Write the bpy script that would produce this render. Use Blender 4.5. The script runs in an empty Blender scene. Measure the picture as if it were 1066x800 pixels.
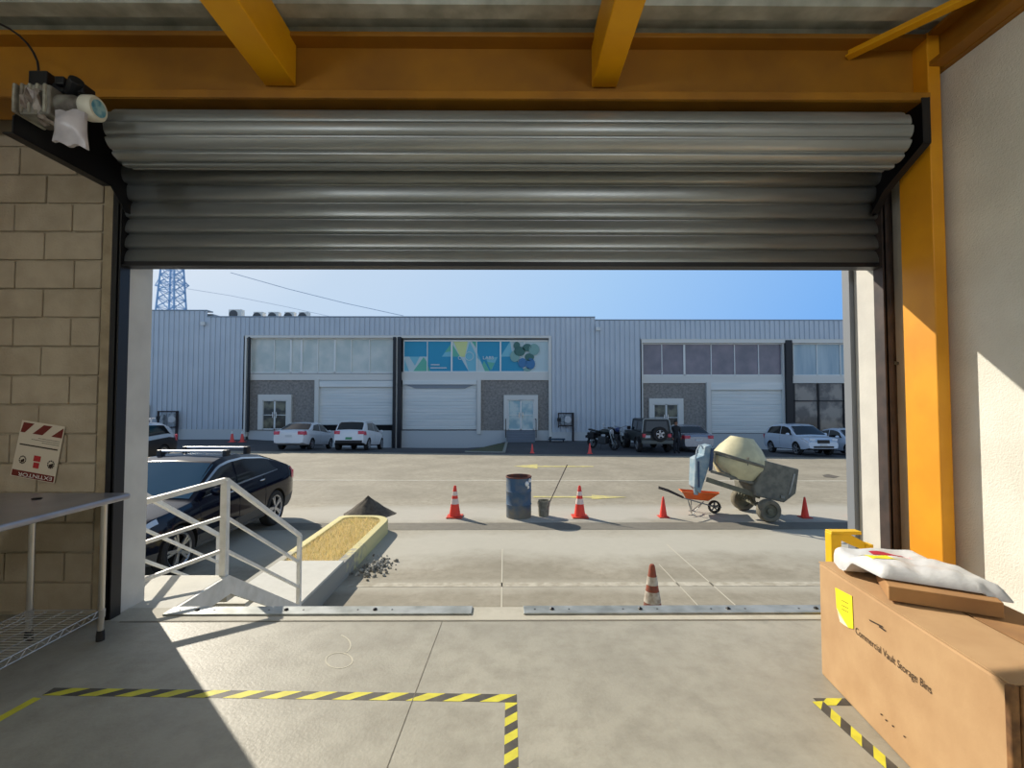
import bpy, bmesh, math, random
from mathutils import Vector, Matrix, Euler
random.seed(7)
R = math.radians
SC = bpy.context.scene
COL = SC.collection

# ------------------------------------------------------------------ camera model (1066 x 800 frame)
F, EYE = 490.0, 1.48
PITCH, YAW = math.atan(17/F), math.atan(3/F)
FW = Vector((math.sin(YAW)*math.cos(PITCH), math.cos(YAW)*math.cos(PITCH), math.sin(PITCH)))
RT = Vector((math.cos(YAW), -math.sin(YAW), 0))
UP = RT.cross(FW)
CAM = Vector((0, 0, EYE))
def ray(x, y): return FW*F + RT*(x-533) - UP*(y-400)
def atY(x, y, Y): d = ray(x, y); return CAM + d*(Y/d.y)
def atZ(x, y, z): d = ray(x, y); return CAM + d*((z-EYE)/d.z)
def onplane(x, y, p, n): d = ray(x, y); return CAM + d*((Vector(p)-CAM).dot(n)/d.dot(n))
def lerp(a, b, t): return a+(b-a)*t
def interp(pts, x):
    if x <= pts[0][0]: return pts[0][1]
    for (a, b), (c, d) in zip(pts, pts[1:]):
        if x <= c: return b+(d-b)*((x-a)/(c-a) if c > a else 0)
    return pts[-1][1]
def smooth(t): t = max(0, min(1, t)); return t*t*(3-2*t)
FB = 32.0                                            # facade of the hall across the yard
WELL = [(-18, -1.16), (-13.5, -1.4), (-12.5, -1.72), (-3.2, -1.78), (-1.6, -1.72), (-0.1, -1.28), (5.5, -1.25), (9.5, -1.4), (12.5, -1.75), (20, -1.95)]
def gz(X, Y):
    A = -1.25-0.0118*X
    if Y <= 12: return -1.17
    if Y <= 25: return lerp(-1.17, A, smooth((Y-12)/13))
    return lerp(A, interp(WELL, X), min(1, (Y-25)/7))
def G(x, y):
    d = ray(x, y); z = -1.17
    for k in range(12):
        p = CAM + d*((z-EYE)/d.z); z = gz(p.x, p.y)
    return Vector((p.x, p.y, z))

# ------------------------------------------------------------------ materials
def lin(c): c /= 255; return c/12.92 if c <= .04045 else ((c+.055)/1.055)**2.4
def rgb(r, g, b): return (lin(r), lin(g), lin(b), 1)
MATS = {}
def mat(name, col, rough=.6, metal=0, col2=None, scale=4, bump=0, bscale=60, detail=6, lo=.35, hi=.65, stretch=None, spec=.5, coat=0, extra=None):
    if name in MATS: return MATS[name]
    m = bpy.data.materials.new(name); m.use_nodes = True
    nt = m.node_tree; N = nt.nodes; L = nt.links
    b = N['Principled BSDF']
    b.inputs['Base Color'].default_value = rgb(*col); b.inputs['Roughness'].default_value = rough
    b.inputs['Metallic'].default_value = metal; b.inputs['Specular IOR Level'].default_value = spec
    b.inputs['Coat Weight'].default_value = coat
    if col2 or bump:
        tc = N.new('ShaderNodeTexCoord'); vec = tc.outputs['Object']
        if stretch:
            mp = N.new('ShaderNodeMapping'); mp.inputs['Scale'].default_value = stretch
            L.new(vec, mp.inputs[0]); vec = mp.outputs[0]
    if col2:
        n = N.new('ShaderNodeTexNoise'); n.inputs['Scale'].default_value = scale; n.inputs['Detail'].default_value = detail
        L.new(vec, n.inputs['Vector'])
        r = N.new('ShaderNodeValToRGB'); r.color_ramp.elements[0].position = lo; r.color_ramp.elements[1].position = hi
        r.color_ramp.elements[0].color = rgb(*col); r.color_ramp.elements[1].color = rgb(*col2)
        L.new(n.outputs['Fac'], r.inputs[0]); L.new(r.outputs[0], b.inputs['Base Color'])
    if bump:
        n2 = N.new('ShaderNodeTexNoise'); n2.inputs['Scale'].default_value = bscale; n2.inputs['Detail'].default_value = 4
        L.new(vec, n2.inputs['Vector'])
        bp = N.new('ShaderNodeBump'); bp.inputs['Strength'].default_value = bump; bp.inputs['Distance'].default_value = .01
        L.new(n2.outputs['Fac'], bp.inputs['Height']); L.new(bp.outputs[0], b.inputs['Normal'])
    if extra: extra(nt, b)
    MATS[name] = m
    return m

# ------------------------------------------------------------------ mesh building
class MB:
    def __init__(s): s.bm = bmesh.new(); s.mi = 0
    def _f(s, vs):
        try: f = s.bm.faces.new(vs); f.material_index = s.mi; return f
        except ValueError: return None
    def poly(s, pts): return s._f([s.bm.verts.new(p) for p in pts])
    def box(s, x0, x1, y0, y1, z0, z1, M=None):
        c = [Vector((x, y, z)) for z in (z0, z1) for y in (y0, y1) for x in (x0, x1)]
        if M: c = [M @ v for v in c]
        v = [s.bm.verts.new(p) for p in c]
        for q in ((0,2,3,1),(4,5,7,6),(0,1,5,4),(2,6,7,3),(0,4,6,2),(1,3,7,5)): s._f([v[i] for i in q])
        return s
    def prism(s, pts, ext):
        ext = Vector(ext); a = [s.bm.verts.new(p) for p in pts]; b = [s.bm.verts.new(Vector(p)+ext) for p in pts]
        s._f(a[::-1]); s._f(b); n = len(a)
        for i in range(n): s._f([a[i], a[(i+1) % n], b[(i+1) % n], b[i]])
        return s
    def ring(s, c, ax, r, n, ref=None):
        ax = Vector(ax).normalized(); u = ax.orthogonal().normalized() if ref is None else (Vector(ref)-ax*Vector(ref).dot(ax)).normalized()
        w = ax.cross(u)
        return [s.bm.verts.new(Vector(c)+u*(r*math.cos(2*math.pi*i/n))+w*(r*math.sin(2*math.pi*i/n))) for i in range(n)]
    def lathe(s, prof, o=(0,0,0), ax=(0,0,1), n=24, cap=True):      # prof: (radius, distance along axis)
        ax = Vector(ax).normalized(); rs = [s.ring(Vector(o)+ax*h, ax, max(r, 1e-4), n) for r, h in prof]
        for a, b in zip(rs, rs[1:]):
            for i in range(n): s._f([a[i], a[(i+1) % n], b[(i+1) % n], b[i]])
        if cap: s._f(rs[0][::-1]); s._f(rs[-1])
        return s
    def tube(s, pts, r, n=8, cap=True):
        pts = [Vector(p) for p in pts]; rs = []; ref = None
        for i, p in enumerate(pts):
            t = (pts[min(i+1, len(pts)-1)]-pts[max(i-1, 0)]).normalized()
            if ref is None: ref = t.orthogonal()
            ref = (ref-t*ref.dot(t)).normalized()
            rs.append(s.ring(p, t, r if not isinstance(r, (list, tuple)) else r[i], n, ref))
        for a, b in zip(rs, rs[1:]):
            for i in range(n): s._f([a[i], a[(i+1) % n], b[(i+1) % n], b[i]])
        if cap: s._f(rs[0][::-1]); s._f(rs[-1])
        return s
    def bar(s, p, q, w, h, upv=(0,0,1)):                               # rectangular bar from p to q
        p, q = Vector(p), Vector(q); t = (q-p).normalized(); upv = Vector(upv)
        sd = t.cross(upv).normalized(); u = sd.cross(t)
        c = [p+sd*(a*w/2)+u*(b*h/2) for a, b in ((-1,-1),(1,-1),(1,1),(-1,1))]
        return s.prism(c, q-p)
    def ell(s, c, r, n=12, m=8, M=None):
        c = Vector(c); rows = []
        for j in range(m+1):
            th = math.pi*j/m
            rows.append([Vector((r[0]*math.sin(th)*math.cos(2*math.pi*i/n), r[1]*math.sin(th)*math.sin(2*math.pi*i/n), r[2]*math.cos(th))) for i in range(n)])
        rows = [[s.bm.verts.new(c+(M @ v if M else v)) for v in row] for row in rows]
        for a, b in zip(rows, rows[1:]):
            for i in range(n): s._f([a[i], b[i], b[(i+1) % n], a[(i+1) % n]])
        return s
    def grid(s, P, close=False):
        V = [[s.bm.verts.new(p) for p in row] for row in P]
        for a, b in zip(V, V[1:]):
            for i in range(len(a)-1): s._f([a[i], a[i+1], b[i+1], b[i]])
        return s
    def build(s, name, mats, parent=None, bevel=0, smooth=None, seg=2, solid=0, world=True, weld=1e-5):
        bmesh.ops.remove_doubles(s.bm, verts=s.bm.verts, dist=weld)
        bmesh.ops.recalc_face_normals(s.bm, faces=s.bm.faces)
        me = bpy.data.meshes.new(name); s.bm.to_mesh(me); s.bm.free()
        for m in (mats if isinstance(mats, (list, tuple)) else [mats]): me.materials.append(m)
        o = bpy.data.objects.new(name, me); COL.objects.link(o)
        if smooth is not None:
            for p in me.polygons: p.use_smooth = True
            me.set_sharp_from_angle(angle=R(smooth))
        if parent is not None:
            o.parent = parent
            if world:
                q = parent; off = Vector((0,0,0))
                while q is not None: off += q.location; q = q.parent
                o.location = -off
        if solid:
            md = o.modifiers.new('solid', 'SOLIDIFY'); md.thickness = solid; md.offset = 0
        if bevel:
            md = o.modifiers.new('bevel', 'BEVEL'); md.width = bevel; md.segments = seg; md.limit_method = 'ANGLE'; md.angle_limit = R(40)
        return o
def tag(o, label, cat, group=None, kind=None):
    if label: o['label'] = label
    if cat: o['category'] = cat
    if group: o['group'] = group
    if kind: o['kind'] = kind
    return o
def thing(name, label, cat, loc=(0,0,0), rz=0, group=None):
    o = bpy.data.objects.new(name, None); COL.objects.link(o); o.empty_display_size = .1
    o.location = loc; o.rotation_euler = (0, 0, rz)
    return tag(o, label, cat, group)
def struct(o): o['kind'] = 'structure'; return o
def text_mesh(txt, size, ext=0):
    cu = bpy.data.curves.new('lettering', 'FONT'); cu.body = txt; cu.size = size; cu.extrude = ext
    ob = bpy.data.objects.new('lettering', cu); COL.objects.link(ob)
    bpy.context.view_layer.update()
    me = bpy.data.meshes.new_from_object(ob.evaluated_get(bpy.context.evaluated_depsgraph_get()))
    bpy.data.objects.remove(ob); bpy.data.curves.remove(cu)
    return me
def add_text(txt, size, M, name, m, parent, width=None, world=True):
    me = text_mesh(txt, size)
    if width:
        w = max(v.co.x for v in me.vertices)-min(v.co.x for v in me.vertices)
        me.transform(Matrix.Diagonal((width/w, 1, 1, 1)))
    me.transform(M); me.materials.clear(); me.materials.append(m); me.name = name
    o = bpy.data.objects.new(name, me); COL.objects.link(o)
    o.parent = parent
    if parent is not None and world:
        q = parent; off = Vector((0,0,0))
        while q is not None: off += q.location; q = q.parent
        o.location = -off
    return o

# ------------------------------------------------------------------ palette
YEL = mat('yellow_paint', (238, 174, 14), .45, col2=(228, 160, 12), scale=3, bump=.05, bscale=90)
YELD = mat('darker_yellow_paint', (170, 115, 20), .6, col2=(136, 89, 20), scale=2.5, lo=.3, hi=.75)  # browner and darker than the roof beam yellow, mottled at random
GALV = mat('galvanised_steel', (150, 152, 150), .38, .75, col2=(125, 128, 126), scale=6)
SHUT = mat('shutter_steel', (168, 171, 170), .38, .6, col2=(146, 150, 149), scale=3, stretch=(.3, 3, 3))
BLACK = mat('black_steel', (24, 24, 28), .45, .2)
BRNSTEEL = mat('dark_primer_steel', (74, 62, 58), .55, .2, col2=(52, 46, 46), scale=8)
BLOCK = mat('painted_block', (178, 164, 142), .85, col2=(162, 148, 126), scale=5, bump=.35, bscale=70)
MORTAR = mat('mortar', (146, 134, 112), .95, col2=(176, 164, 142), scale=7, bump=.4, bscale=50)
PLASTER = mat('rough_plaster', (172, 156, 128), .9, col2=(150, 134, 108), scale=9, bump=.4, bscale=60)
WHITEWALL = mat('white_stucco', (228, 227, 218), .9, col2=(216, 214, 204), scale=3, bump=.45, bscale=110)
JAMB = mat('white_jamb_paint', (205, 204, 198), .8, col2=(192, 191, 186), scale=4, bump=.1, bscale=50)
WHITEP = mat('white_paint', (226, 226, 222), .45, col2=(208, 208, 202), scale=8)
CARD = mat('cardboard', (186, 152, 112), .85, col2=(176, 141, 102), scale=6, bump=.08, bscale=40)
CARDD = mat('cardboard_inside', (172, 130, 84), .9, col2=(150, 112, 74), scale=5)
RUBBER = mat('rubber', (30, 30, 31), .85, col2=(40, 39, 38), scale=20)
DGLASS = mat('dark_glass', (14, 18, 22), .06, 0, spec=.8)
CHROME = mat('chrome', (205, 207, 210), .22, 1)
ALLOY = mat('alloy', (176, 178, 182), .35, .8)
DARK = mat('deep_black', (10, 10, 11), .9)
INK = mat('ink', (52, 38, 28), .8)
REDINK = mat('red_ink', (176, 40, 44), .7)
WHITEINK = mat('white_ink', (230, 230, 226), .7)

def concrete(name, c1, c2, c3, dust=None, rough=.85):
    def ex(nt, b):
        N, L = nt.nodes, nt.links
        tc = N.new('ShaderNodeTexCoord')
        n1 = N.new('ShaderNodeTexNoise'); n1.inputs['Scale'].default_value = .7; n1.inputs['Detail'].default_value = 8; n1.inputs['Roughness'].default_value = .65
        n2 = N.new('ShaderNodeTexNoise'); n2.inputs['Scale'].default_value = 6; n2.inputs['Detail'].default_value = 8; n2.inputs['Roughness'].default_value = .7
        n3 = N.new('ShaderNodeTexNoise'); n3.inputs['Scale'].default_value = 60; n3.inputs['Detail'].default_value = 3
        for n in (n1, n2, n3): L.new(tc.outputs['Object'], n.inputs['Vector'])
        r1 = N.new('ShaderNodeValToRGB'); r1.color_ramp.elements[0].position = .35; r1.color_ramp.elements[1].position = .65
        r1.color_ramp.elements[0].color = rgb(*c1); r1.color_ramp.elements[1].color = rgb(*c2); L.new(n1.outputs['Fac'], r1.inputs[0])
        mx = N.new('ShaderNodeMix'); mx.data_type = 'RGBA'
        r2 = N.new('ShaderNodeValToRGB'); r2.color_ramp.elements[0].position = .42; r2.color_ramp.elements[1].position = .75
        r2.color_ramp.elements[0].color = (0,0,0,1); r2.color_ramp.elements[1].color = (.75,.75,.75,1); L.new(n2.outputs['Fac'], r2.inputs[0])
        L.new(r2.outputs[0], mx.inputs[0]); L.new(r1.outputs[0], mx.inputs[6]); mx.inputs[7].default_value = rgb(*c3)
        out = mx.outputs[2]
        if dust:                                     # spilt cement dust: y-band(s) with ragged edges, (y0, y1, soft, colour, strength)
            sep = N.new('ShaderNodeSeparateXYZ'); L.new(tc.outputs['Object'], sep.inputs[0])
            for (y0, y1, soft, c, st) in dust:
                ad = N.new('ShaderNodeMath'); ad.operation = 'MULTIPLY_ADD'; L.new(n1.outputs['Fac'], ad.inputs[0]); ad.inputs[1].default_value = 2.2*soft; L.new(sep.outputs[1], ad.inputs[2])
                sb = N.new('ShaderNodeMath'); sb.operation = 'SUBTRACT'; L.new(ad.outputs[0], sb.inputs[0]); sb.inputs[1].default_value = 1.1*soft+(y0+y1)/2
                ab = N.new('ShaderNodeMath'); ab.operation = 'ABSOLUTE'; L.new(sb.outputs[0], ab.inputs[0])
                mr = N.new('ShaderNodeMapRange'); mr.inputs[1].default_value = (y1-y0)/2-soft*.5; mr.inputs[2].default_value = (y1-y0)/2+soft*.5
                mr.inputs[3].default_value = st; mr.inputs[4].default_value = 0; L.new(ab.outputs[0], mr.inputs[0])
                m2 = N.new('ShaderNodeMix'); m2.data_type = 'RGBA'; L.new(mr.outputs[0], m2.inputs[0]); L.new(out, m2.inputs[6]); m2.inputs[7].default_value = rgb(*c); out = m2.outputs[2]
        L.new(out, b.inputs['Base Color'])
        bp = N.new('ShaderNodeBump'); bp.inputs['Strength'].default_value = .25; bp.inputs['Distance'].default_value = .006
        L.new(n3.outputs['Fac'], bp.inputs['Height']); L.new(bp.outputs[0], b.inputs['Normal'])
    return mat(name, c1, rough, extra=ex)
FLOORM = concrete('dock_concrete', (152, 149, 137), (172, 169, 156), (132, 128, 115), rough=.48)
YARDM = concrete('yard_concrete', (140, 134, 118), (162, 155, 138), (126, 119, 102),
                 dust=[(7.9, 9.7, .9, (184, 181, 168), .75), (10.35, 11.9, .7, (186, 183, 172), .7), (6.6, 6.95, .25, (186, 182, 168), .5)])
ASPH = concrete('asphalt', (74, 74, 76), (86, 86, 88), (64, 64, 66))
LANDM = concrete('landing_concrete', (196, 195, 186), (206, 205, 196), (186, 184, 174))
YLINE = mat('worn_yellow_line', (206, 194, 110), .85, col2=(176, 168, 126), scale=6)
WLINE = mat('worn_white_line', (200, 197, 184), .85, col2=(178, 173, 157), scale=5)
GROOVE = mat('joint_groove', (78, 74, 66), .95)
GROOVEL = mat('joint_filler', (192, 187, 170), .95)
DRAINM = concrete('channel_concrete', (112, 108, 98), (124, 120, 108), (102, 98, 88))
TAPEY = mat('tape_yellow', (214, 208, 60), .6, col2=(196, 188, 58), scale=14)
TAPEK = mat('tape_black', (62, 60, 56), .6, col2=(84, 80, 72), scale=14)

# ------------------------------------------------------------------ room shell
SLAB = 3.42
struct(MB().box(-4.6, 2.95, -8.2, SLAB, -1.3, 0).build('floor', FLOORM))
struct(MB().box(-4.75, -4.6, -8.35, 3.55, 0, 3.95).build('wall_left', WHITEWALL))
struct(MB().box(-4.6, 2.9, -8.35, -8.2, 0, 3.95).build('wall_back', WHITEWALL))
struct(MB().box(2.75, 2.92, -8.2, 3.32, 0, 3.56).build('wall_right', WHITEWALL))
# block wall left of the door: real blocks with raked joints
b = MB(); b.mi = 1; b.box(-4.6, -2.87, 3.318, 3.55, 0, 3.95); b.mi = 0
row, z0 = .2035, atY(60, 300, 3.3).z
zb = z0-12*row; i = 0
while zb < 3.9:
    zt = min(zb+row-.012, 3.9); zz = max(zb, 0.002)
    offs = {0: 0, 1: .21}[i % 2]; x = -2.872
    cuts = [-2.872]; x = -3.08-offs*.5+random.uniform(-.012, .012) if i % 2 else -2.872-.205
    x = (-2.872-.205-random.uniform(-.015, .015)) if i % 2 == 0 else (-2.872-.405)
    while x > -4.6: cuts.append(x); x -= .405+random.uniform(-.01, .01)
    cuts.append(-4.6)
    if zt-zz > .03:
        for p, q in zip(cuts, cuts[1:]):
            if p-q > .03: b.box(q+.005, p-.005, 3.3+random.uniform(0, .004), 3.33, zz, zt)
    zb += row; i += 1
struct(b.build('wall_front', [BLOCK, MORTAR], bevel=.006))
b = MB(); b.box(-2.868, -2.735, 3.306, 3.55, 0, 3.95)
struct(b.build('trim_1', PLASTER))
b = MB(); b.box(-2.735, -2.705, 3.32, 3.56, -1.3, 3.2)
struct(b.build('trim_2', JAMB))
b = MB(); b.box(2.64, 2.95, 3.32, 3.56, -1.3, 3.95)
struct(b.build('trim_3', JAMB))
b = MB(); b.box(2.605, 2.75, 3.565, 3.64, -1.3, 3.2)
struct(b.build('trim_4', mat('outer_trim', (118, 124, 132), .6)))
b = MB(); b.box(-2.735, 2.64, 3.36, 3.55, 2.56, 3.95)
struct(b.build('lintel', PLASTER))
# dock face mortar strip under the plates, floor joint and scuffs
g0, g1 = atZ(462, 643, 0), atZ(404, 797, 0)
d = MB(); d.bar(g0+Vector((0,0,.0005)), g1+(g1-g0)*2+Vector((0,0,.0005)), .004, .002)
d.box(-2.6, 2.6, 3.205, 3.217, -.001, .0012)
struct(d.build('floor_joint', mat('floor_saw_cut', (112, 108, 98), .95)))
d = MB(); d.box(-2.7, 2.62, 3.222, SLAB-.001, .0, .002)
struct(d.build('threshold_strip', concrete('threshold_concrete', (178, 175, 162), (190, 187, 175), (160, 156, 142))))
# ceiling deck: trapezoid ribs running across
b = MB(); prof = []; y = 3.3
while y > -8.2:
    prof += [(y, 3.80), (y-.10, 3.80), (y-.13, 3.85), (y-.23, 3.85)]; y -= .26
b.grid([[Vector((x, yy, zz)) for yy, zz in prof] for x in (-4.6, 2.92)])
struct(b.build('ceiling', mat('deck_steel', (196, 200, 190), .5, .15, col2=(156, 160, 150), scale=6), solid=.006))
b = MB(); b.box(-4.7, 2.95, -8.3, 3.5, 3.90, 3.98)
struct(b.build('roof', GALV))
# header beam (I section) over the door
b = MB(); x0, x1 = -4.6, 2.62
b.box(x0, x1, 2.86, 3.09, 3.345, 3.375).box(x0, x1, 2.965, 2.985, 3.36, 3.765).box(x0, x1, 2.86, 3.09, 3.75, 3.78)
b.mi = 1; b.box(x0, x1, 2.845, 2.86, 3.345, 3.395)
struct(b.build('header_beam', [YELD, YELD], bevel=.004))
for k, (xa, xb_) in enumerate(((-1.56, -1.365), (.53, .69))):
    b = MB(); b.box(xa, xb_, -8.2, 2.955, 3.49, 3.785)
    struct(b.build('roof_beam', YEL, bevel=.008))
b = MB(); b.box(2.63, 2.74, -8.2, 2.86, 3.57, 3.60).box(2.70, 2.715, -8.2, 2.86, 3.6, 3.79).box(2.63, 2.74, -8.2, 2.86, 3.77, 3.79)
b.box(2.72, 2.95, -8.2, 3.3, 3.565, 3.79)
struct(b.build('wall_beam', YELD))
b = MB(); b.box(2.62, 2.70, 2.86, 3.10, 0, 3.79)
struct(b.build('column', mat('column_yellow', (226, 156, 22), .5, col2=(212, 142, 20), scale=3), bevel=.006))
b = MB(); b.box(-4.0, -3.72, 3.06, 3.29, 0, 3.79)
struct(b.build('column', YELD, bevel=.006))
b = MB(); p, q = Vector((2.18, 2.95, 3.69)), Vector((2.72, 2.27, 3.69))
b.bar(p, q, .06, .008).bar(p+Vector((.02, .015, .03)), q+Vector((.02, .015, .03)), .008, .06)
struct(b.build('roof_brace', YEL))

# ------------------------------------------------------------------ roller shutter
door = thing('roller_shutter', 'grey steel roller shutter half open across the wide loading doorway', 'roller door', (0, 3.28, 0))
ZB = 2.435
b = MB(); prof = []; z = ZB; pitch = .1085
NS = 7
for k in range(NS):
    for t, bulge in ((0, -.012), (.05, -.012), (.06, .012), (.12, .022), (.2, .024), (.4, .022), (.6, .016), (.8, .006), (.93, -.004), (.95, -.012)):
        zz = ZB+(k+t)*pitch
        lean = -.16*smooth((zz-2.75)/.5)
        prof.append((3.29+lean-bulge, zz))
b.grid([[Vector((x, y, zz)) for y, zz in prof] for x in (-2.70, -1.2, 0, 1.2, 2.61)])
b.build('curtain', SHUT, door, smooth=35, solid=.003)
b = MB(); b.box(-2.71, 2.61, 3.262, 3.318, ZB-.022, ZB+.014); b.box(-2.71, 2.61, 3.24, 3.33, ZB-.024, ZB-.016)
b.build('bottom_bar', BLACK, door)
b = MB(); RC = Vector((0, 2.955, 3.135)); n = 12; prof = []
for k in range(n):
    for t, e in ((0, -.006), (.06, -.006), (.08, .008), (.14, .013), (.3, .014), (.6, .011), (.85, .004), (.92, -.002), (.94, -.006)):
        a = 2*math.pi*(k+t)/n+.35
        r = .158+e
        prof.append((RC.y+r*math.cos(a), RC.z+r*math.sin(a)))
prof.append(prof[0])
xs = (-2.44, 2.455)
b.grid([[Vector((x, y, zz)) for y, zz in prof] for x in (xs[0], -1.2, 0, 1.2, xs[1])])
for x in xs: b.poly([Vector((x, y, zz)) for y, zz in prof[:-1]])
b.build('roll', SHUT, door, smooth=35)
for x0, x1, xc in ((-2.79, -2.695, -2.72), (2.615, 2.735, 2.64)):
    s = 1 if x0 > 0 else -1
    b = MB(); b.box(x0, x1, 3.30, 3.32, 0, 3.0)
    xi = x0 if s > 0 else x1
    b.box(xi-.012, xi+.012, 3.235, 3.32, 0, 2.98); b.box(min(xi, xi+s*.05), max(xi, xi+s*.05), 3.235, 3.25, 0, 2.98)
    g = b.build('guide_rail', [BLACK if s < 0 else BRNSTEEL], door)
    for zz in (.5, 1.15, 1.8, 2.4):
        l = MB(); l.lathe([(.012, 0), (.012, .012), (.006, .018)], (xi+s*.07, 3.30, zz), (0,-1,0), 6); l.build('bolt', GALV, g)
b = MB(); b.tube([(2.735, 3.29, 1.74), (2.70, 3.285, 1.745)], .012); b.build('latch_pin', GALV, door)
# end brackets
for x, pts in ((2.565, [(2.80, 3.05), (2.80, 3.335), (3.3, 3.335), (3.3, 2.78), (3.22, 2.78), (3.10, 2.90)]),
               (-2.655, [(2.48, 2.91), (2.48, 3.0), (2.72, 3.33), (3.3, 3.34), (3.3, 2.78), (3.22, 2.78), (3.1, 2.91)])):
    b = MB(); b.prism([Vector((x, p, q)) for p, q in pts], (.008, 0, 0))
    s = 1 if x > 0 else -1
    if s < 0: b.box(x-.05, x+.008, 2.48, 3.1, 2.905, 2.913)
    else:
        b.bar((x-.02, 2.80, 3.05), (x-.02, 2.80, 3.33), .05, .008, (0, 1, 0)); b.bar((x-.02, 2.80, 3.05), (x-.02, 3.10, 2.90), .05, .008)
        b.bar((x-.02, 3.10, 2.90), (x-.02, 3.22, 2.78), .05, .008)
    b.build('end_bracket', BLACK, door)
# motor on the left bracket
motor = MB(); motor.lathe([(.055, 0), (.062, .02), (.062, .1), (.05, .11), (.05, .15)], (-2.46, 2.54, 3.085), (1, 0, -.03), 20)
motor.box(-2.60, -2.44, 2.46, 2.62, 3.0, 3.16)
motor = motor.build('motor', mat('dusty_grey_metal', (150, 148, 138), .6, .3, col2=(92, 86, 80), scale=9), door, bevel=.012, smooth=40)
b = MB(); b.lathe([(.058, 0), (.066, .01), (.066, .06), (.058, .07)], (-2.32, 2.54, 3.08), (1, 0, -.03), 24); b.build('end_cap', mat('cream_plastic', (206, 204, 190), .5), motor, smooth=40)
b = MB(); b.lathe([(.045, 0), (.045, .002)], (-2.2495, 2.54, 3.078), (1, 0, -.03), 24); b.build('blue_disc', mat('blue_disc', (70, 140, 170), .5, col2=(150, 190, 200), scale=30), motor)
b = MB()
for k in range(5): b.box(-2.635+k*.04, -2.615+k*.04, 2.45, 2.63, 3.005, 3.165)
b.box(-2.625, -2.46, 2.475, 2.605, 3.02, 3.15)
b.build('gearbox', mat('pale_cast_metal', (176, 176, 160), .55, .3, col2=(120, 112, 100), scale=12), motor, bevel=.01)
b = MB(); rr = random.Random(4)
P = []
for i in range(15):
    row_ = []
    for j in range(13):
        a = 2*math.pi*j/12; r = .1+.022*rr.uniform(-1, 1)
        row_.append(Vector((-2.63+.016*i+.01*rr.uniform(-1, 1), 2.54+r*math.cos(a), 3.09-.002*i+r*.85*math.sin(a))))
    row_[-1] = row_[0]; P.append(row_)
def crinkle(nt, bs):
    bs.inputs['Transmission Weight'].default_value = .25
FILM = mat('dusty_plastic_film', (190, 180, 170), .3, col2=(110, 92, 84), scale=16, extra=crinkle)
b.grid(P[4:11]); b.build('torn_film_wrap', FILM, motor, solid=.002)
b = MB(); b.box(-2.60, -2.50, 2.50, 2.62, 3.165, 3.265); b.box(-2.50, -2.33, 2.53, 2.61, 3.165, 3.22); b.lathe([(.035, 0), (.035, .1)], (-2.42, 2.56, 3.17), (.3, -.2, .2), 12)
b.box(-2.46, -2.41, 2.50, 2.54, 3.19, 3.235)
b.build('limit_switch_box', BLACK, motor, bevel=.006)
b = MB(); P = []
for i in range(9):
    row_ = []
    for j in range(9):
        u, v = i/8, j/8
        row_.append(Vector((-2.41+.155*u+.02*v*(u-.3), 2.46-.05*math.sin(math.pi*u)*math.sin(math.pi*min(1, v*1.1))+.006*math.sin(9*u+4*v), 3.02-.17*v-.03*u*v+.008*math.sin(11*u))))
    P.append(row_)
b.grid(P); P2 = [[p+Vector((0, .02+.04*math.sin(math.pi*i/8)*math.sin(math.pi*j/8), 0)) for j, p in enumerate(r)] for i, r in enumerate(P)]; b.grid(P2)
for e in (lambda k: (P[0][k], P2[0][k]), lambda k: (P[8][k], P2[8][k]), lambda k: (P[k][8], P2[k][8])):
    for k in range(8): b.poly([e(k)[0], e(k+1)[0], e(k+1)[1], e(k)[1]])
bag = b.build('plastic_bag', mat('milky_plastic', (196, 192, 196), .35, col2=(170, 166, 172), scale=10), smooth=60)
tag(bag, 'small milky plastic bag hanging below the shutter motor', 'bag')
b = MB(); pts = [atY(x, y, 2.58) for x, y in ((-25, 14), (-10, 20), (0, 25), (10, 30), (20, 37), (29, 46), (35, 55), (39, 64), (40, 71), (40, 78))]; b.tube(pts, .006, 6)
tag(b.build('cable', BLACK), 'black cable curving down to the shutter motor', 'cable')

# ------------------------------------------------------------------ steel table / wire shelf at left
t = thing('steel_table', 'stainless steel work table with wire undershelf by the block wall', 'table', (-2.8, 2.2, 0))
TX0, TX1, TY0, TY1 = -3.32, -2.39, .95, 3.03
b = MB(); pts = []
rc = .035
for cx, cy, a0 in ((TX1-rc, TY1-rc, 0), (TX0+rc, TY1-rc, 90), (TX0+rc, TY0+rc, 180), (TX1-rc, TY0+rc, 270)):
    for k in range(6): a = R(a0+18*k); pts.append(Vector((cx+rc*math.cos(a), cy+rc*math.sin(a), .858)))
b.prism(pts, (0, 0, .036))
STAIN = mat('stainless_top', (166, 164, 168), .34, .6, col2=(146, 144, 150), scale=5)
b.build('tabletop', STAIN, t, bevel=.012, seg=3)
b = MB(); b.lathe([(.022, 0), (.026, .004), (.02, .008)], (-2.80, 2.83, .894), n=16); b.build('grommet', BLACK, t)
LEG = mat('chrome_leg', (196, 192, 184), .3, .85)
for lx in (-2.96, -2.52):
    for ly in (2.97, 1.1):
        b = MB(); b.lathe([(.0165, .06), (.0165, .858)], (lx, ly, 0), n=16); lg = b.build('leg', LEG, t, smooth=40)
        b = MB(); b.lathe([(.022, 0), (.022, .03), (.019, .062)], (lx, ly, 0), n=16); b.build('foot', RUBBER, lg)
b = MB()
for x in (-2.96, -2.52):
    for z in (.15, .185): b.tube([(x, 1.1, z), (x, 2.97, z)], .0032, 6)
    k = 0; y = 1.12
    while y < 2.94: b.tube([(x, y, .15 if k % 2 else .185), (x, y+.035, .185 if k % 2 else .15)], .002, 5); y += .035; k += 1
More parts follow.
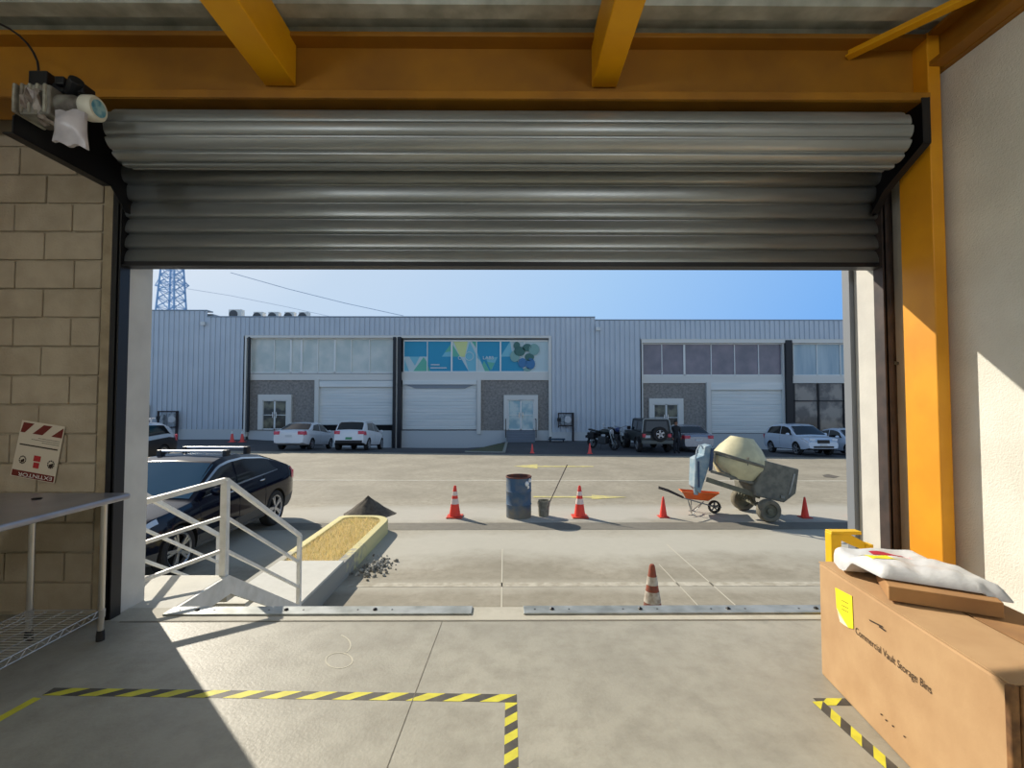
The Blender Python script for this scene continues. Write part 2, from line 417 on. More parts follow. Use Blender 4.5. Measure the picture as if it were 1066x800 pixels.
for y in (1.1, 2.97):
    for z in (.15, .185): b.tube([(-2.96, y, z), (-2.52, y, z)], .0032, 6)
for x in (-2.85, -2.74, -2.63): b.tube([(x, 1.1, .178), (x, 2.97, .178)], .0035, 6)
y = 1.13
while y < 2.97: b.tube([(-2.96, y, .186), (-2.52, y, .186)], .002, 5); y += .028
for x in (-2.96, -2.52):
    for y in (2.97, 1.1): b.lathe([(.02, 0), (.022, .05)], (x, y, .14), n=12)
b.build('wire_shelf', mat('chrome_wire', (188, 186, 184), .3, .85), t)

# safety sign taped to the wall upside down
sg = thing('fire_extinguisher_sign', 'white and red paper sign stuck upside down on the block wall', 'sign', atY(40, 470, 3.295))
c = [atY(x, y, 3.292) for x, y in ((23.5, 437.5), (68, 444.5), (56.5, 503.5), (11, 495))]
def sq(u, v, e=0): return c[0].lerp(c[1], u).lerp(c[3].lerp(c[2], u), v)+Vector((0, -e, 0))
b = MB(); b.prism([sq(0, 0), sq(1, 0), sq(1, 1), sq(0, 1)], (0, -.002, 0)); b.build('paper', mat('sign_paper', (208, 196, 176), .7), sg)
DKRED = mat('dark_red', (110, 34, 24), .7)
for q in (((.05, .03), (.3, .03), (.12, .21), (.02, .21)), ((.52, .03), (.72, .03), (.53, .21), (.30, .21)), ((.98, .03), (.98, .21), (.73, .21))):
    b = MB(); b.poly([sq(u, v, .003) for u, v in q]); b.build('red_stripe', DKRED, sg)
b = MB(); b.poly([sq(u, v, .003) for u, v in ((.02, .88), (.98, .88), (.98, .99), (.02, .99))]); b.build('red_band', DKRED, sg)
b = MB()
for v, u0, u1 in ((.27, .45, .95), (.305, .3, .95), (.34, .55, .95)): b.poly([sq(u, vv, .003) for u, vv in ((u0, v), (u1, v), (u1, v+.008), (u0, v+.008))])
b.poly([sq(u, v, .003) for u, v in ((.06, .41), (.94, .41), (.94, .435), (.06, .435))])
for u, v in ((.2, .69), (.85, .69)):
    for k in range(10): a = 2*math.pi*k/10; a2 = a+.5; b.poly([sq(u+.085*math.cos(a), v+.075*math.sin(a), .003), sq(u+.085*math.cos(a2), v+.075*math.sin(a2), .003), sq(u+.06*math.cos(a2), v+.05*math.sin(a2), .003), sq(u+.06*math.cos(a), v+.05*math.sin(a), .003)])
b.poly([sq(u, v, .003) for u, v in ((.16, .7), (.24, .66), (.24, .72), (.18, .74))]); b.poly([sq(u, v, .003) for u, v in ((.8, .7), (.9, .66), (.9, .73), (.83, .75))])
b.build('small_print', INK, sg)
b = MB(); b.poly([sq(u, v, .003) for u, v in ((.44, .58), (.6, .58), (.6, .68), (.44, .68))]); b.poly([sq(u, v, .003) for u, v in ((.46, .7), (.59, .7), (.59, .8), (.46, .8))]); b.build('pictogram', REDINK, sg)
ux = (c[0]-c[1]).normalized(); uy = (c[3]-c[0]).normalized()       # upside down: text x runs to the left, y down
Mx = Matrix((( ux.x, uy.x, 0, 0), (ux.y, uy.y, -1, 0), (ux.z, uy.z, 0, 0), (0, 0, 0, 1)))
Mx.translation = sq(.95, .90, .0045)
add_text('EXTINTOR', .036, Mx, 'lettering', WHITEINK, sg, width=.235)

# ------------------------------------------------------------------ floor tapes
def tape(name, label, p, q, w, n, slant, group='floor marking tapes', first=0, plain=None):
    p, q = Vector(p), Vector(q); t_ = (q-p); L_ = t_.length; t_.normalize(); s_ = Vector((-t_.y, t_.x, 0))
    b = MB(); b.mi = 0
    def pt(a, v): return p+t_*max(0, min(L_, a))+s_*(v*w-w/2)+Vector((0, 0, .0012))
    st = L_/n
    b.mi = 1 if plain is None else 0
    b.box(0, L_, -w/2, w/2, 0, .001, Matrix.Translation(p) @ Matrix(((t_.x, s_.x, 0), (t_.y, s_.y, 0), (0, 0, 1))).to_4x4())
    b.mi = 0
    if plain is None:
        k = first
        while k < n+2:
            b.poly([pt(k*st, 0), pt((k+1)*st, 0), pt((k+1)*st+slant*w, 1), pt(k*st+slant*w, 1)]); k += 2
    return tag(b.build(name, [TAPEY, TAPEK]), label, 'tape', group)
pa, pb = atZ(50, 720.5, 0), atZ(538, 727.5, 0)
tape('hazard_tape', 'long yellow and black floor tape running across in front of the doorway', pa, pb, .062, 26, 1.6)
tape('hazard_tape', 'yellow and black floor tape turning the corner towards the viewer', atZ(532, 732, 0), atZ(532.5, 880, 0), .058, 13, -.8)
tape('floor_tape', 'plain yellow floor tape below the steel table', atZ(-15, 757, 0), atZ(39, 727, 0), .045, 2, 0, plain=1)
tape('hazard_tape', 'short yellow and black tape ending under the large cardboard box', atZ(850, 731, 0), atZ(900, 731.5, 0), .055, 3, 1.2)
tape('hazard_tape', 'slanting yellow and black floor tape beside the large cardboard box', atZ(851, 731, 0)+Vector((0,0,.001)), atZ(975, 842, 0)+Vector((0,0,.001)), .055, 10, -1.2)
b = MB()
def loop(cx, cy, rx, ry, a0, a1, n=26):
    pts = []
    for k in range(n+1): a = R(a0+(a1-a0)*k/n); pts.append(atZ(cx+rx*math.cos(a), cy+ry*math.sin(a), 0)+Vector((0,0,.001)))
    for u, v in zip(pts, pts[1:]): b.bar(u, v, .007, .001)
loop(353, 688, 14, 8, 0, 360); loop(345, 672, 20, 12, -60, 40); 
sc_ = b.build('floor_scuff', mat('chalk', (196, 193, 178), .95), None); struct(sc_)

# ------------------------------------------------------------------ dock edge plates
for k, (xa, xb_, lab) in enumerate(((175, 491, 'steel dock edge plate beside the white railing steps'), (545, 872, 'steel dock edge plate ending behind the large cardboard box'))):
    A, B = atZ(xa, 638, 0), atZ(xb_, 639.5, 0); y0 = 3.295
    t = thing('edge_plate', lab, 'steel plate', ((A.x+B.x)/2, 3.35, 0), 0, 'dock edge plates')
    b = MB(); b.box(A.x, B.x, y0, 3.415, .002, .014); b.build('plate', mat('zinc_plate', (176, 180, 178), .45, .5, col2=(140, 144, 140), scale=7), t, bevel=.003)
    x = A.x+.2
    while x < B.x-.1:
        m_ = MB(); m_.lathe([(.016, 0), (.016, .006), (.007, .012)], (x, 3.355, .014), n=6); m_.build('anchor_bolt', BLACK, t)
        for dx in (-.12, .12): m_ = MB(); m_.lathe([(.007, 0), (.007, .002)], (x+dx, 3.355, .0135), n=8); m_.build('bolt_hole', BLACK, t)
        x += .62

# ------------------------------------------------------------------ cardboard box with parcel and mailer
A, B = Vector((1.69, 2.59, 0)), Vector((1.556, 1.48, 0)); BH = .6
dn = (B-A).normalized(); pr_ = Vector((-dn.y, dn.x, 0)); W_ = .50; Cc, Dd = A+pr_*W_, B+pr_*W_
t = thing('cardboard_box', 'large brown cardboard box on the floor with printed side and yellow sticker', 'box', (A+Dd)/2)
b = MB(); b.prism([A, B, Dd, Cc], (0, 0, BH-.006)); b.build('carton', CARD, t, bevel=.01)
hz = Vector((0, 0, BH-.004)); half = .252
b = MB()
for (p, q, sgn) in ((A, B, 1), (Cc, Dd, -1)):
    e = pr_*sgn
    b.prism([p+hz, q+hz, q+hz+e*(half-.008)+Vector((0,0,.012)), p+hz+e*(half-.008)+Vector((0,0,.004))], (0, 0, .005))
    b.build('top_flap', CARD if sgn > 0 else CARDD, t); b = MB()
b.bm.free()
b = MB(); b.prism([A+pr_*.246+hz, B+pr_*.246+hz, B+pr_*.262+hz, A+pr_*.262+hz], (0, 0, .002)); b.build('seam_gap', DARK, t)
b = MB(); b.bar(B+Vector((-.004, -.004, 0)), B+Vector((-.004, -.004, BH)), .03, .02, (0, 1, 0)); b.bar(B+Vector((.02, -.008, 0)), B+Vector((.03, -.008, BH)), .02, .012, (0, 1, 0)); b.build('crushed_corner', mat('torn_cardboard', (150, 108, 66), .9, col2=(90, 62, 40), scale=15), t, bevel=.005)
pn = -pr_
ps = onplane(891, 664, A, pr_); pe = onplane(970, 723, A, pr_)
Mx = Matrix(((dn.x, 0, pn.x, 0), (dn.y, 0, pn.y, 0), (0, 1, pn.z, 0), (0, 0, 0, 1))); Mx.translation = Vector((ps.x, ps.y, pe.z))+pn*.002
add_text('Commercial Vault Storage Bins', .045, Mx, 'printed_words', INK, t, width=(pe-ps).dot(dn))
b = MB(); e = pn*.002
for q in (((905, 645), (919, 652), (920, 654), (906, 647)), ((916, 652), (923, 657), (922, 658), (915, 653))): b.poly([onplane(x, y, A, pr_)+e for x, y in q])
for x, y in ((917, 743), (922, 749), (929, 755), (941, 766)): b.poly([onplane(x+dx, y+dy, A, pr_)+e for dx, dy in ((0, 0), (2, 1), (2, 2.5), (0, 1.5))])
b.build('pen_marks', INK, t)
st_ = MB(); q = [onplane(x, y, A, pr_)+pn*.002 for x, y in ((870, 612), (887.5, 621), (889, 655), (884, 654), (871.5, 634))]
st_.prism(q, pn*.001); stk = st_.build('yellow_sticker', mat('yellow_label', (238, 228, 30), .6), t)
b = MB(); q = [onplane(x, y, A, pr_)+pn*e2 for x, y, e2 in ((871.5, 633, .003), (875, 639, .012), (884, 654, .004), (879, 648, .02))]; b.poly([q[0], q[1], q[2]]); b.poly([q[0], q[3], q[2]]); b.build('peeled_corner', mat('label_back', (235, 232, 214), .6), stk)
b = MB()
for y0 in (625, 630, 634): b.poly([onplane(x, y, A, pr_)+pn*.0035 for x, y in ((877, y0), (884, y0+3.6), (884, y0+4.2), (877, y0+.6))])
b.build('label_print', INK, stk)
# small parcel
z0 = BH+.013
fl, fr = Vector((1.645, 2.06, z0)), Vector((1.965, 1.885, z0)); dd = (fr-fl).normalized(); bk = Vector((-dd.y, dd.x, 0))*.27
b = MB(); b.prism([fl, fr, fr+bk, fl+bk], (0, 0, .062)); sm = b.build('small_carton', CARDD, bevel=.004)
tag(sm, 'flat small brown carton lying on the large cardboard box', 'box')
# poly mailer draped over it
fl2, fr2, nr2, nl2 = Vector((1.69, 2.58)), Vector((2.14, 2.52)), Vector((2.03, 1.91)), Vector((1.672, 2.13))
t = thing('mailer_bag', 'white plastic mailer bag with red and yellow labels on the small carton', 'parcel', (1.88, 2.25, .68))
rr = random.Random(3); NU, NV = 30, 26
def mtop(u, v, top=True):
    p = fl2.lerp(fr2, u).lerp(nl2.lerp(nr2, u), v)
    # rounded corners at the far side
    cx = (u-.5)*2; f = max(0, .35-v)/.35; p = p+Vector(((-cx)*abs(cx)**3*.03*f, -abs(cx)**4*.07*f))
    edge = min(1, min(u, 1-u, v, 1-v)*9)
    hold = smooth((v-.42)/.16)
    if top: base, h = lerp(.645, .690, hold), .042*math.sqrt(max(0, edge))+.014*(1-hold)
    else: base, h = lerp(.622, .683, hold), 0
    wr = .005*math.sin(14*u+6*v)+.004*math.sin(23*v-9*u)+.003*math.sin(37*u*v+5)
    droop = -.02*smooth((v-.92)/.08)*(u > .8)
    return Vector((p.x, p.y, base+h+(wr*edge if top else 0)+droop))
b = MB(); b.grid([[mtop(i/NU, j/NV) for j in range(NV+1)] for i in range(NU+1)]); b.grid([[mtop(i/NU, j/NV, False) for j in range(NV+1)] for i in range(NU+1)])
for i in range(NU):
    for j in (0, NV): b.poly([mtop(i/NU, j/NV), mtop((i+1)/NU, j/NV), mtop((i+1)/NU, j/NV, False), mtop(i/NU, j/NV, False)])
for j in range(NV):
    for i in (0, NU): b.poly([mtop(i/NU, j/NV), mtop(i/NU, (j+1)/NV), mtop(i/NU, (j+1)/NV, False), mtop(i/NU, j/NV, False)])
b.build('bag', mat('white_poly', (214, 216, 218), .4, col2=(198, 200, 204), scale=10, bump=.4, bscale=22), t, smooth=70, weld=1e-4)
def mpatch(name, m, u0, u1, v0, v1, par, e=.002):
    b = MB(); b.grid([[mtop(lerp(u0, u1, i/8), lerp(v0, v1, j/8))+Vector((0, 0, e)) for j in range(9)] for i in range(9)]); return b.build(name, m, par)
mpatch('yellow_patch', mat('yellow_label2', (232, 222, 24), .55), .10, .34, .46, .72, t)
rl = mpatch('red_label', mat('red_label', (186, 44, 62), .6), .36, .66, .26, .33, t)
mpatch('pink_strip', mat('pink_label', (222, 150, 160), .6, col2=(232, 226, 226), scale=60), .37, .70, .35, .47, t)
mpatch('red_label', mat('red_label', (186, 44, 62), .6), .42, .74, .49, .53, t)
b = MB()
for k in range(7): b.grid([[mtop(.40+k*.037+du, .365+dv)+Vector((0,0,.003)) for dv in (0, .07)] for du in (0, .016)])
b.build('red_print', REDINK, t)
# yellow steel guard by the pillar
GY = mat('guard_yellow', (236, 196, 20), .5, col2=(222, 180, 16), scale=5)
t = thing('steel_guard', 'yellow steel guard frame standing by the doorway behind the cardboard box', 'guard rail', (2.3, 3.2, 0))
y0, y1 = 3.17, 3.235
def gp(x, y): return atY(x, y, 3.2)
b = MB(); b.box(gp(862.5, 570).x, gp(873, 570).x, y0, y1, 0, gp(862, 554.5).z); b.build('post', GY, t, bevel=.004)
b = MB(); b.box(gp(862.5, 552).x, gp(893.5, 552).x, y0, y1, gp(862, 556).z, gp(862, 552.5).z); b.build('top_bar', GY, t, bevel=.003)
b = MB(); b.prism([gp(x, y)+Vector((0, -.02, 0)) for x, y in ((872, 555), (882, 555.5), (902, 566), (902, 574), (884, 567), (872, 561))], (0, .05, 0)); b.build('diagonal_brace', GY, t)
b = MB(); b.box(gp(898, 570).x, gp(906, 570).x, y0, y1, 0, gp(898, 566).z); b.build('post', GY, t, bevel=.004)

# ------------------------------------------------------------------ yard
b = MB(); xs = [x*1.5 for x in range(-34, 35)]; ys = [3.4, 6, 8, 10, 12, 14, 16, 18, 20, 22, 23, 24, 25, 26, 27, 28, 29, 30, 31, 32, 33, 36]
b.grid([[Vector((x, y, gz(x, y))) for y in ys if y <= 24] for x in xs])
struct(b.build('yard', YARDM, smooth=60))
b = MB(); b.grid([[Vector((x, y, gz(x, y))) for y in ys if y >= 24] for x in xs])
struct(b.build('parking_ground', ASPH, smooth=60))
b = MB(); b.box(-90, 90, 36, 260, -1.6, -1.5); b.box(-52, -80, 3.4, 36, -1.5, -1.4); struct(b.build('far_ground', ASPH))
def strip(name, m, pts, w, e=.004, horiz=True):
    b = MB(); prev = None; ring = []
    for p in pts:
        ring.append((p, w))
    rows = []
    for (p, w_) in ring:
        d_ = Vector((0, w_/2, 0)) if horiz else Vector((w_/2, 0, 0))
        rows.append([Vector((q.x, q.y, gz(q.x, q.y)+e)) for q in (p-d_, p+d_)])
    b.grid(rows); return struct(b.build(name, m))
def hline(y, x0, x1, n=24): return [Vector((lerp(x0, x1, i/n), y, 0)) for i in range(n+1)]
strip('drain_channel', DRAINM, hline(10.0, -40, 40), .55)
strip('painted_line', WLINE, hline(15.75, -14, 40), .12)
strip('ground_joint', mat('rough_joint', (188, 183, 167), .95, col2=(160, 153, 136), scale=9), hline(6.86, -2.3, 30), .15, .003)
strip('ground_joint', GROOVEL, [G(523, 572), G(522, 640)], .018, .003, False)
strip('ground_joint', GROOVEL, [G(694, 567), G(776, 640)], .018, .003, False)
strip('ground_joint', GROOVEL, [G(686, 588), G(737, 642)], .014, .003, False)
for pts in ([(535, 486), (543, 483.4), (560, 485), (618, 485.6), (618, 486.8), (560, 487), (543, 488.4)], [(653, 518), (616, 515.8), (616, 517.2), (555, 517.0), (555, 518.2), (616, 518.8), (616, 520.2)]):
    b = MB(); q = [G(x, y)+Vector((0, 0, .006)) for x, y in pts]
    if pts[0][0] < 600: q = [G(x, y)+Vector((0, 0, .006)) for x, y in [(534, 485.8), (559.5, 483.6), (559.5, 485.3), (618, 485.6), (618, 486.5), (559.5, 486.5), (559.5, 488.2)]]
    b.poly(q); struct(b.build('painted_arrow', YLINE))
b = MB(); b.poly([G(x, y)+Vector((0, 0, .006)) for x, y in ((856, 495), (862, 494), (874, 496.5), (868, 498), (858, 497))]); struct(b.build('oil_stain', mat('oil_stain', (96, 90, 80), .8)))
# grass wedge by the far door
b = MB(); q = [G(x, y)+Vector((0, 0, .02)) for x, y in ((484, 470.5), (524, 471), (527, 462), (520, 462))]; b.poly(q)
struct(b.build('grass_strip', mat('grass_verge', (74, 84, 58), .95, col2=(96, 92, 66), scale=3)))
b = MB(); b.bar(G(484, 471), G(524, 471.5), .15, .12); b.bar(G(524.5, 471.5), G(527.5, 461), .15, .12); struct(b.build('kerb', mat('kerb_far', (150, 150, 140), .9)))

# landing and steps outside the left of the door
LX0, LX1, LY = -3.45, -2.38, 4.06
t = thing('landing_steps', 'white concrete landing and open steps beside the left door jamb', 'steps', ((LX0+LX1)/2, 4.5, -1.17))
b = MB(); b.box(LX0-.6, LX1-.012, SLAB+.002, LY, -.12, -.001); b.build('landing', LANDM, t, bevel=.006)
NT = 4; RISE, GO = .9/5, 1.42/5
for k in range(NT):
    b = MB(); y = LY+k*GO; z = -RISE*(k+1); b.box(LX0, LX1-.01, y, y+GO+.02, z-.05, z); b.build('tread', LANDM, t, bevel=.005)
for x in (LX1-.01, LX0-.02):
    b = MB(); b.prism([Vector((x, y, z)) for y, z in ((SLAB+.01, -.002), (LY, -.002), (LY+1.47, -.90), (LY+1.47, -1.03), (LY+.02, -.165), (SLAB+.01, -.165))], (.02, 0, 0)); b.build('stringer', WHITEP, t)
def railing(name, label, x):
    t = thing(name, label, 'railing', (x, LY, 0), 0, 'landing railings')
    P0, P1, P2 = Vector((x-(.38 if x > -3 else 0), SLAB+.19, -.10)), Vector((x, LY, 0)), Vector((x, LY+1.45, -.88))
    for p, w in ((P1, .055), (P2, .045)):
        b = MB(); b.box(p.x-w/2, p.x+w/2, p.y-w/2, p.y+w/2, -1.17 if p.z < -.5 else p.z-.12, p.z+.80); b.build('post', WHITEP, t, bevel=.004)
    for h, w in ((.80, .045), (.49, .03), (.21, .03)):
        hv = Vector((0, 0, h)); b = MB()
        b.bar(P0+hv, P1+hv, w, w*.9); b.bar(P1+hv, P2+hv, w, w*.9); b.build('rail', WHITEP, t, bevel=.003)
railing('handrail', 'white steel railing along the near side of the landing and steps', LX1-.04)
railing('handrail', 'white steel railing on the far side of the landing by the dark car', LX0+.105)

# kerbed island
t = thing('kerbed_island', 'kerbed island with yellow kerb and concrete end beside the white steps', 'kerb island', (-2.95, 7.5, -1.17))
def island(off):
    x0, x1, yb = -3.52+off, -2.42-off, 9.95-off; r = .42-off*.6; pts = [Vector((x1, 5.56, 0)), Vector((x1, yb-r*1.2, 0))]
    for k in range(1, 9): a = R(90*k/8); pts.append(Vector((x1-r+r*math.cos(a), yb-r*1.2+r*1.2*math.sin(a), 0)))
    r2 = .1; pts += [Vector((x0+r2, yb, 0)), Vector((x0, yb-r2, 0)), Vector((x0, 5.56, 0))]
    return pts
outer, inner = island(0), island(.14)
ZK = -.92
def wear(nt, bs):
    N, L = nt.nodes, nt.links
    tc = N.new('ShaderNodeTexCoord'); sep = N.new('ShaderNodeSeparateXYZ'); L.new(tc.outputs['Object'], sep.inputs[0])
    no = N.new('ShaderNodeTexNoise'); no.inputs['Scale'].default_value = 9; no.inputs['Detail'].default_value = 6; L.new(tc.outputs['Object'], no.inputs['Vector'])
    ma = N.new('ShaderNodeMath'); ma.operation = 'MULTIPLY_ADD'; L.new(no.outputs['Fac'], ma.inputs[0]); ma.inputs[1].default_value = 2.2; L.new(sep.outputs[1], ma.inputs[2])
    mr = N.new('ShaderNodeMapRange'); mr.inputs[1].default_value = 8.4; mr.inputs[2].default_value = 9.0; L.new(ma.outputs[0], mr.inputs[0])
    mx = N.new('ShaderNodeMix'); mx.data_type = 'RGBA'; L.new(mr.outputs[0], mx.inputs[0]); mx.inputs[6].default_value = rgb(150, 148, 138); mx.inputs[7].default_value = rgb(204, 194, 140)
    L.new(mx.outputs[2], bs.inputs['Base Color'])
KERB = mat('worn_yellow_kerb', (206, 192, 118), .85, extra=wear)
b = MB(); n = len(outer)
rows = [[Vector((p.x, p.y, -1.2)), Vector((p.x, p.y, ZK-.02)), Vector((lerp(p.x, q.x, .12), lerp(p.y, q.y, .12), ZK)), Vector((q.x, q.y, ZK)), Vector((q.x, q.y, -1.2))] for p, q in zip(outer, inner)]
b.grid(rows); b.build('kerb', KERB, t, smooth=45)
b = MB(); b.box(-3.38, -2.44, 5.56, 7.05, -1.2, -.885); b.build('concrete_slab', LANDM, t)
gm = MB(); q = [p for p in inner if p.y > 7] ; q = [Vector((inner[0].x, 7.05, 0))]+q+[Vector((inner[-1].x, 7.05, 0))]
gm.poly([Vector((p.x, p.y, ZK-.05)) for p in q]); gm.build('soil', mat('dry_soil', (218, 198, 150), .95, col2=(196, 174, 126), scale=8), t)
b = MB(); rr = random.Random(5)
for k in range(9000):
    x, y = rr.uniform(-3.37, -2.57), rr.uniform(7.06, 9.78)
    if y > 9.35 and (x+3.0)/.42 > 0 and ((x+2.98)/.42)**2+((y-9.3)/.5)**2 > 1: continue
    h = rr.uniform(.03, .085); a = rr.uniform(0, 6.28); w = rr.uniform(.004, .009); ln = Vector((rr.uniform(-.04, .04), rr.uniform(-.04, .04), 0))
    p = Vector((x, y, ZK-.05)); s_ = Vector((math.cos(a)*w, math.sin(a)*w, 0)); b.mi = rr.choice((0, 0, 0, 1, 2))
    b.poly([p-s_, p+s_, p+ln+Vector((0, 0, h))])
g_ = b.build('dry_grass', [mat('straw_grass', (248, 232, 184), .9), mat('pale_straw', (252, 242, 208), .9), mat('greenish_straw', (216, 208, 146), .9)], None, weld=0)
tag(g_, 'dry yellow grass growing in the kerbed island', 'grass', kind='stuff')
# sand pile and rubble
sp = G(383, 536); b = MB(); rr = random.Random(8); rows = []
for i in range(15):
    f = i/14; row_ = []
    for j in range(37):
        a = 2*math.pi*(j % 36)/36; r = .60*f*(1+.06*math.sin(3*a+1)+.04*math.sin(7*a))
        row_.append(Vector((sp.x+r*math.cos(a), sp.y+r*math.sin(a)*.9, -1.172+.43*(1-f)**1.12*(1+.03*math.sin(9*a+i)))))
    rows.append(row_)
b.grid(rows); o = b.build('sand_pile', mat('dark_sand', (78, 72, 63), .95, col2=(98, 91, 80), scale=12, bump=.6, bscale=60), smooth=70)
tag(o, 'dark grey pile of sand behind the kerbed island', 'sand pile', kind='stuff')
b = MB(); rr = random.Random(9); gc = G(391, 591)
for k in range(260):
    a = rr.uniform(0, 6.28); q = abs(rr.gauss(0, .5)); x = gc.x+q*.26*math.cos(a); y = gc.y+q*.5*math.sin(a); s_ = rr.uniform(.012, .036)
    b.mi = rr.choice((0, 0, 1)); M = Euler((rr.uniform(0, 3), rr.uniform(0, 3), rr.uniform(0, 3))).to_matrix()
    b.ell((x, y, -1.17+s_*.5+.05*max(0, .5-q)), (s_, s_*rr.uniform(.6, 1), s_*.6), 6, 4, M)
o = b.build('rubble', [mat('rubble_grey', (120, 118, 110), .95), mat('rubble_pale', (178, 176, 166), .95)]); tag(o, 'small heap of broken concrete rubble by the island kerb', 'rubble', kind='stuff')

# ------------------------------------------------------------------ traffic cones
ORANGE = mat('cone_red', (240, 64, 44), .5, col2=(226, 58, 42), scale=6); PINK = mat('faded_cone', (250, 92, 84), .55)
BANDW = mat('cone_band', (226, 206, 196), .45); WORN = mat('worn_cone', (150, 72, 48), .75, col2=(110, 66, 52), scale=14); WORNB = mat('worn_band', (196, 190, 178), .7, col2=(150, 138, 124), scale=16)
def cone(label, p, h=.71, bands=True, m=ORANGE, bm_=BANDW, group='traffic cones in the yard', rz=0):
    t = thing('traffic_cone', label, 'traffic cone', p, rz, group)
    s = h/.71
    b = MB(); b.box(-.18*s, .18*s, -.18*s, .18*s, .0, .03*s); b.build('base', m if m is not ORANGE else mat('cone_base', (196, 60, 34), .6), t, bevel=.012, world=False)
    rad = lambda z: lerp(.135, .028, z/.71)*s
    b = MB(); b.lathe([(rad(.02), .02*s), (rad(.35), .35*s), (rad(.69), .69*s), (rad(.71)*.7, .71*s)], n=24); b.build('body', m, t, smooth=40, world=False)
    if bands:
        for z0, z1 in (((.52, .70),) if bands == 2 else ((.30, .42), (.49, .58))):
            b = MB(); b.lathe([(rad(z0)+.003, z0*s), (rad(z1)+.003, z1*s)], n=24, cap=False); b.build('reflective_band', bm_, t, smooth=40, world=False)
    return t
cone('banded red cone left of the blue drum', G(473.5, 538.5))
cone('banded red cone right of the bucket with the rod', G(603.5, 538.5))
cone('plain red cone standing in front of the wheelbarrow handles', G(690.5, 538.5), .46, False)
cone('plain red cone right of the cement mixer hopper', G(838, 539), .46, False)
cone('plain red cone partly hidden by the right door jamb', G(894, 539), .48, False, PINK)
cone('worn brown cone with dirty white bands just outside the dock edge', G(679.5, 655), .74, True, WORN, WORNB)
cone('faded cone on the asphalt in front of the far blue glass doors', G(554, 472), .48, False, PINK)
cone('faded cone on the asphalt in front of the motorcycle', G(614, 472.5), .54, False, PINK)
cone('tall white topped cone by the far wall, nearer the meter cabinet', G(241.5, 460.5), .72, 2, PINK, WHITEINK)
cone('tall white topped cone by the far wall, nearer the entrance door', G(252, 460.5), .72, 2, PINK, WHITEINK)
# drum, bucket, rod
p = G(540, 538); t = thing('steel_drum', 'rusty blue open steel drum standing in the yard', 'drum', p)
b = MB(); R_ = .285; b.lathe([(R_, 0), (R_, .28), (R_+.012, .3), (R_, .32), (R_, .57), (R_+.012, .59), (R_, .61), (R_, .90), (R_+.01, .91), (R_, .92), (R_-.012, .91), (R_-.012, .35), (.01, .35)], n=32, cap=False)
def drumfx(nt, bs):
    N, L = nt.nodes, nt.links
    tc = N.new('ShaderNodeTexCoord'); sep = N.new('ShaderNodeSeparateXYZ'); L.new(tc.outputs['Object'], sep.inputs[0])
    no = N.new('ShaderNodeTexNoise'); no.inputs['Scale'].default_value = 5; no.inputs['Detail'].default_value = 7; L.new(tc.outputs['Object'], no.inputs['Vector'])
    mr = N.new('ShaderNodeMapRange'); mr.inputs[1].default_value = .0; mr.inputs[2].default_value = .35; mr.inputs[3].default_value = 1; mr.inputs[4].default_value = 0; L.new(sep.outputs[2], mr.inputs[0])
    ad = N.new('ShaderNodeMath'); ad.operation = 'MULTIPLY_ADD'; ad.use_clamp = True; L.new(no.outputs['Fac'], ad.inputs[0]); ad.inputs[1].default_value = 2.4
    sb = N.new('ShaderNodeMath'); sb.operation = 'SUBTRACT'; L.new(mr.outputs[0], sb.inputs[0]); sb.inputs[1].default_value = 1.1; L.new(sb.outputs[0], ad.inputs[2])
    mx = N.new('ShaderNodeMix'); mx.data_type = 'RGBA'; L.new(ad.outputs[0], mx.inputs[0]); mx.inputs[6].default_value = rgb(58, 88, 116); mx.inputs[7].default_value = rgb(120, 116, 104)
    L.new(mx.outputs[2], bs.inputs['Base Color'])
b.build('body', mat('blue_drum', (58, 88, 116), .6, extra=drumfx), t, smooth=40, world=False)
b = MB(); b.lathe([(R_+.004, .893), (R_+.014, .91), (R_+.004, .928), (R_-.014, .924), (R_-.014, .75)], n=32, cap=False); b.build('rim', mat('rust', (120, 66, 48), .9, col2=(90, 70, 64), scale=10), t, smooth=40, world=False)
b = MB()
for a, z, s_ in ((-.9, .78, .05), (-.55, .84, .04), (-.75, .70, .03)): b.ell((R_*math.cos(a)*1.0, R_*math.sin(a)*1.0, z), (s_, s_, s_*1.2), 8, 6)
b.build('paint_splash', WHITEINK, t, world=False)
p = G(566, 537.5); t = thing('bucket', 'small cement stained bucket beside the blue drum', 'bucket', p)
CEM = mat('cement_grey', (116, 112, 98), .9, col2=(146, 142, 126), scale=12)
b = MB(); b.lathe([(.115, 0), (.135, .30), (.145, .30), (.145, .345), (.138, .36), (.128, .36), (.12, .05), (.01, .05)], n=24, cap=False); b.build('pail', CEM, t, smooth=40, world=False)
b = MB(); b.tube([(.145*math.cos(a), -.145*math.sin(a)*.9, .32-.17*math.sin(a)) for a in [math.pi*k/10 for k in range(11)]], .004, 6); b.build('handle', GALV, t, world=False)
b = MB(); b.tube([p+Vector((.02, .02, .06)), atY(590.5, 484, p.y+.15)], .012, 8); tag(b.build('metal_rod', mat('rusty_rod', (86, 78, 70), .7)), 'long thin rod leaning out of the small bucket', 'rod')

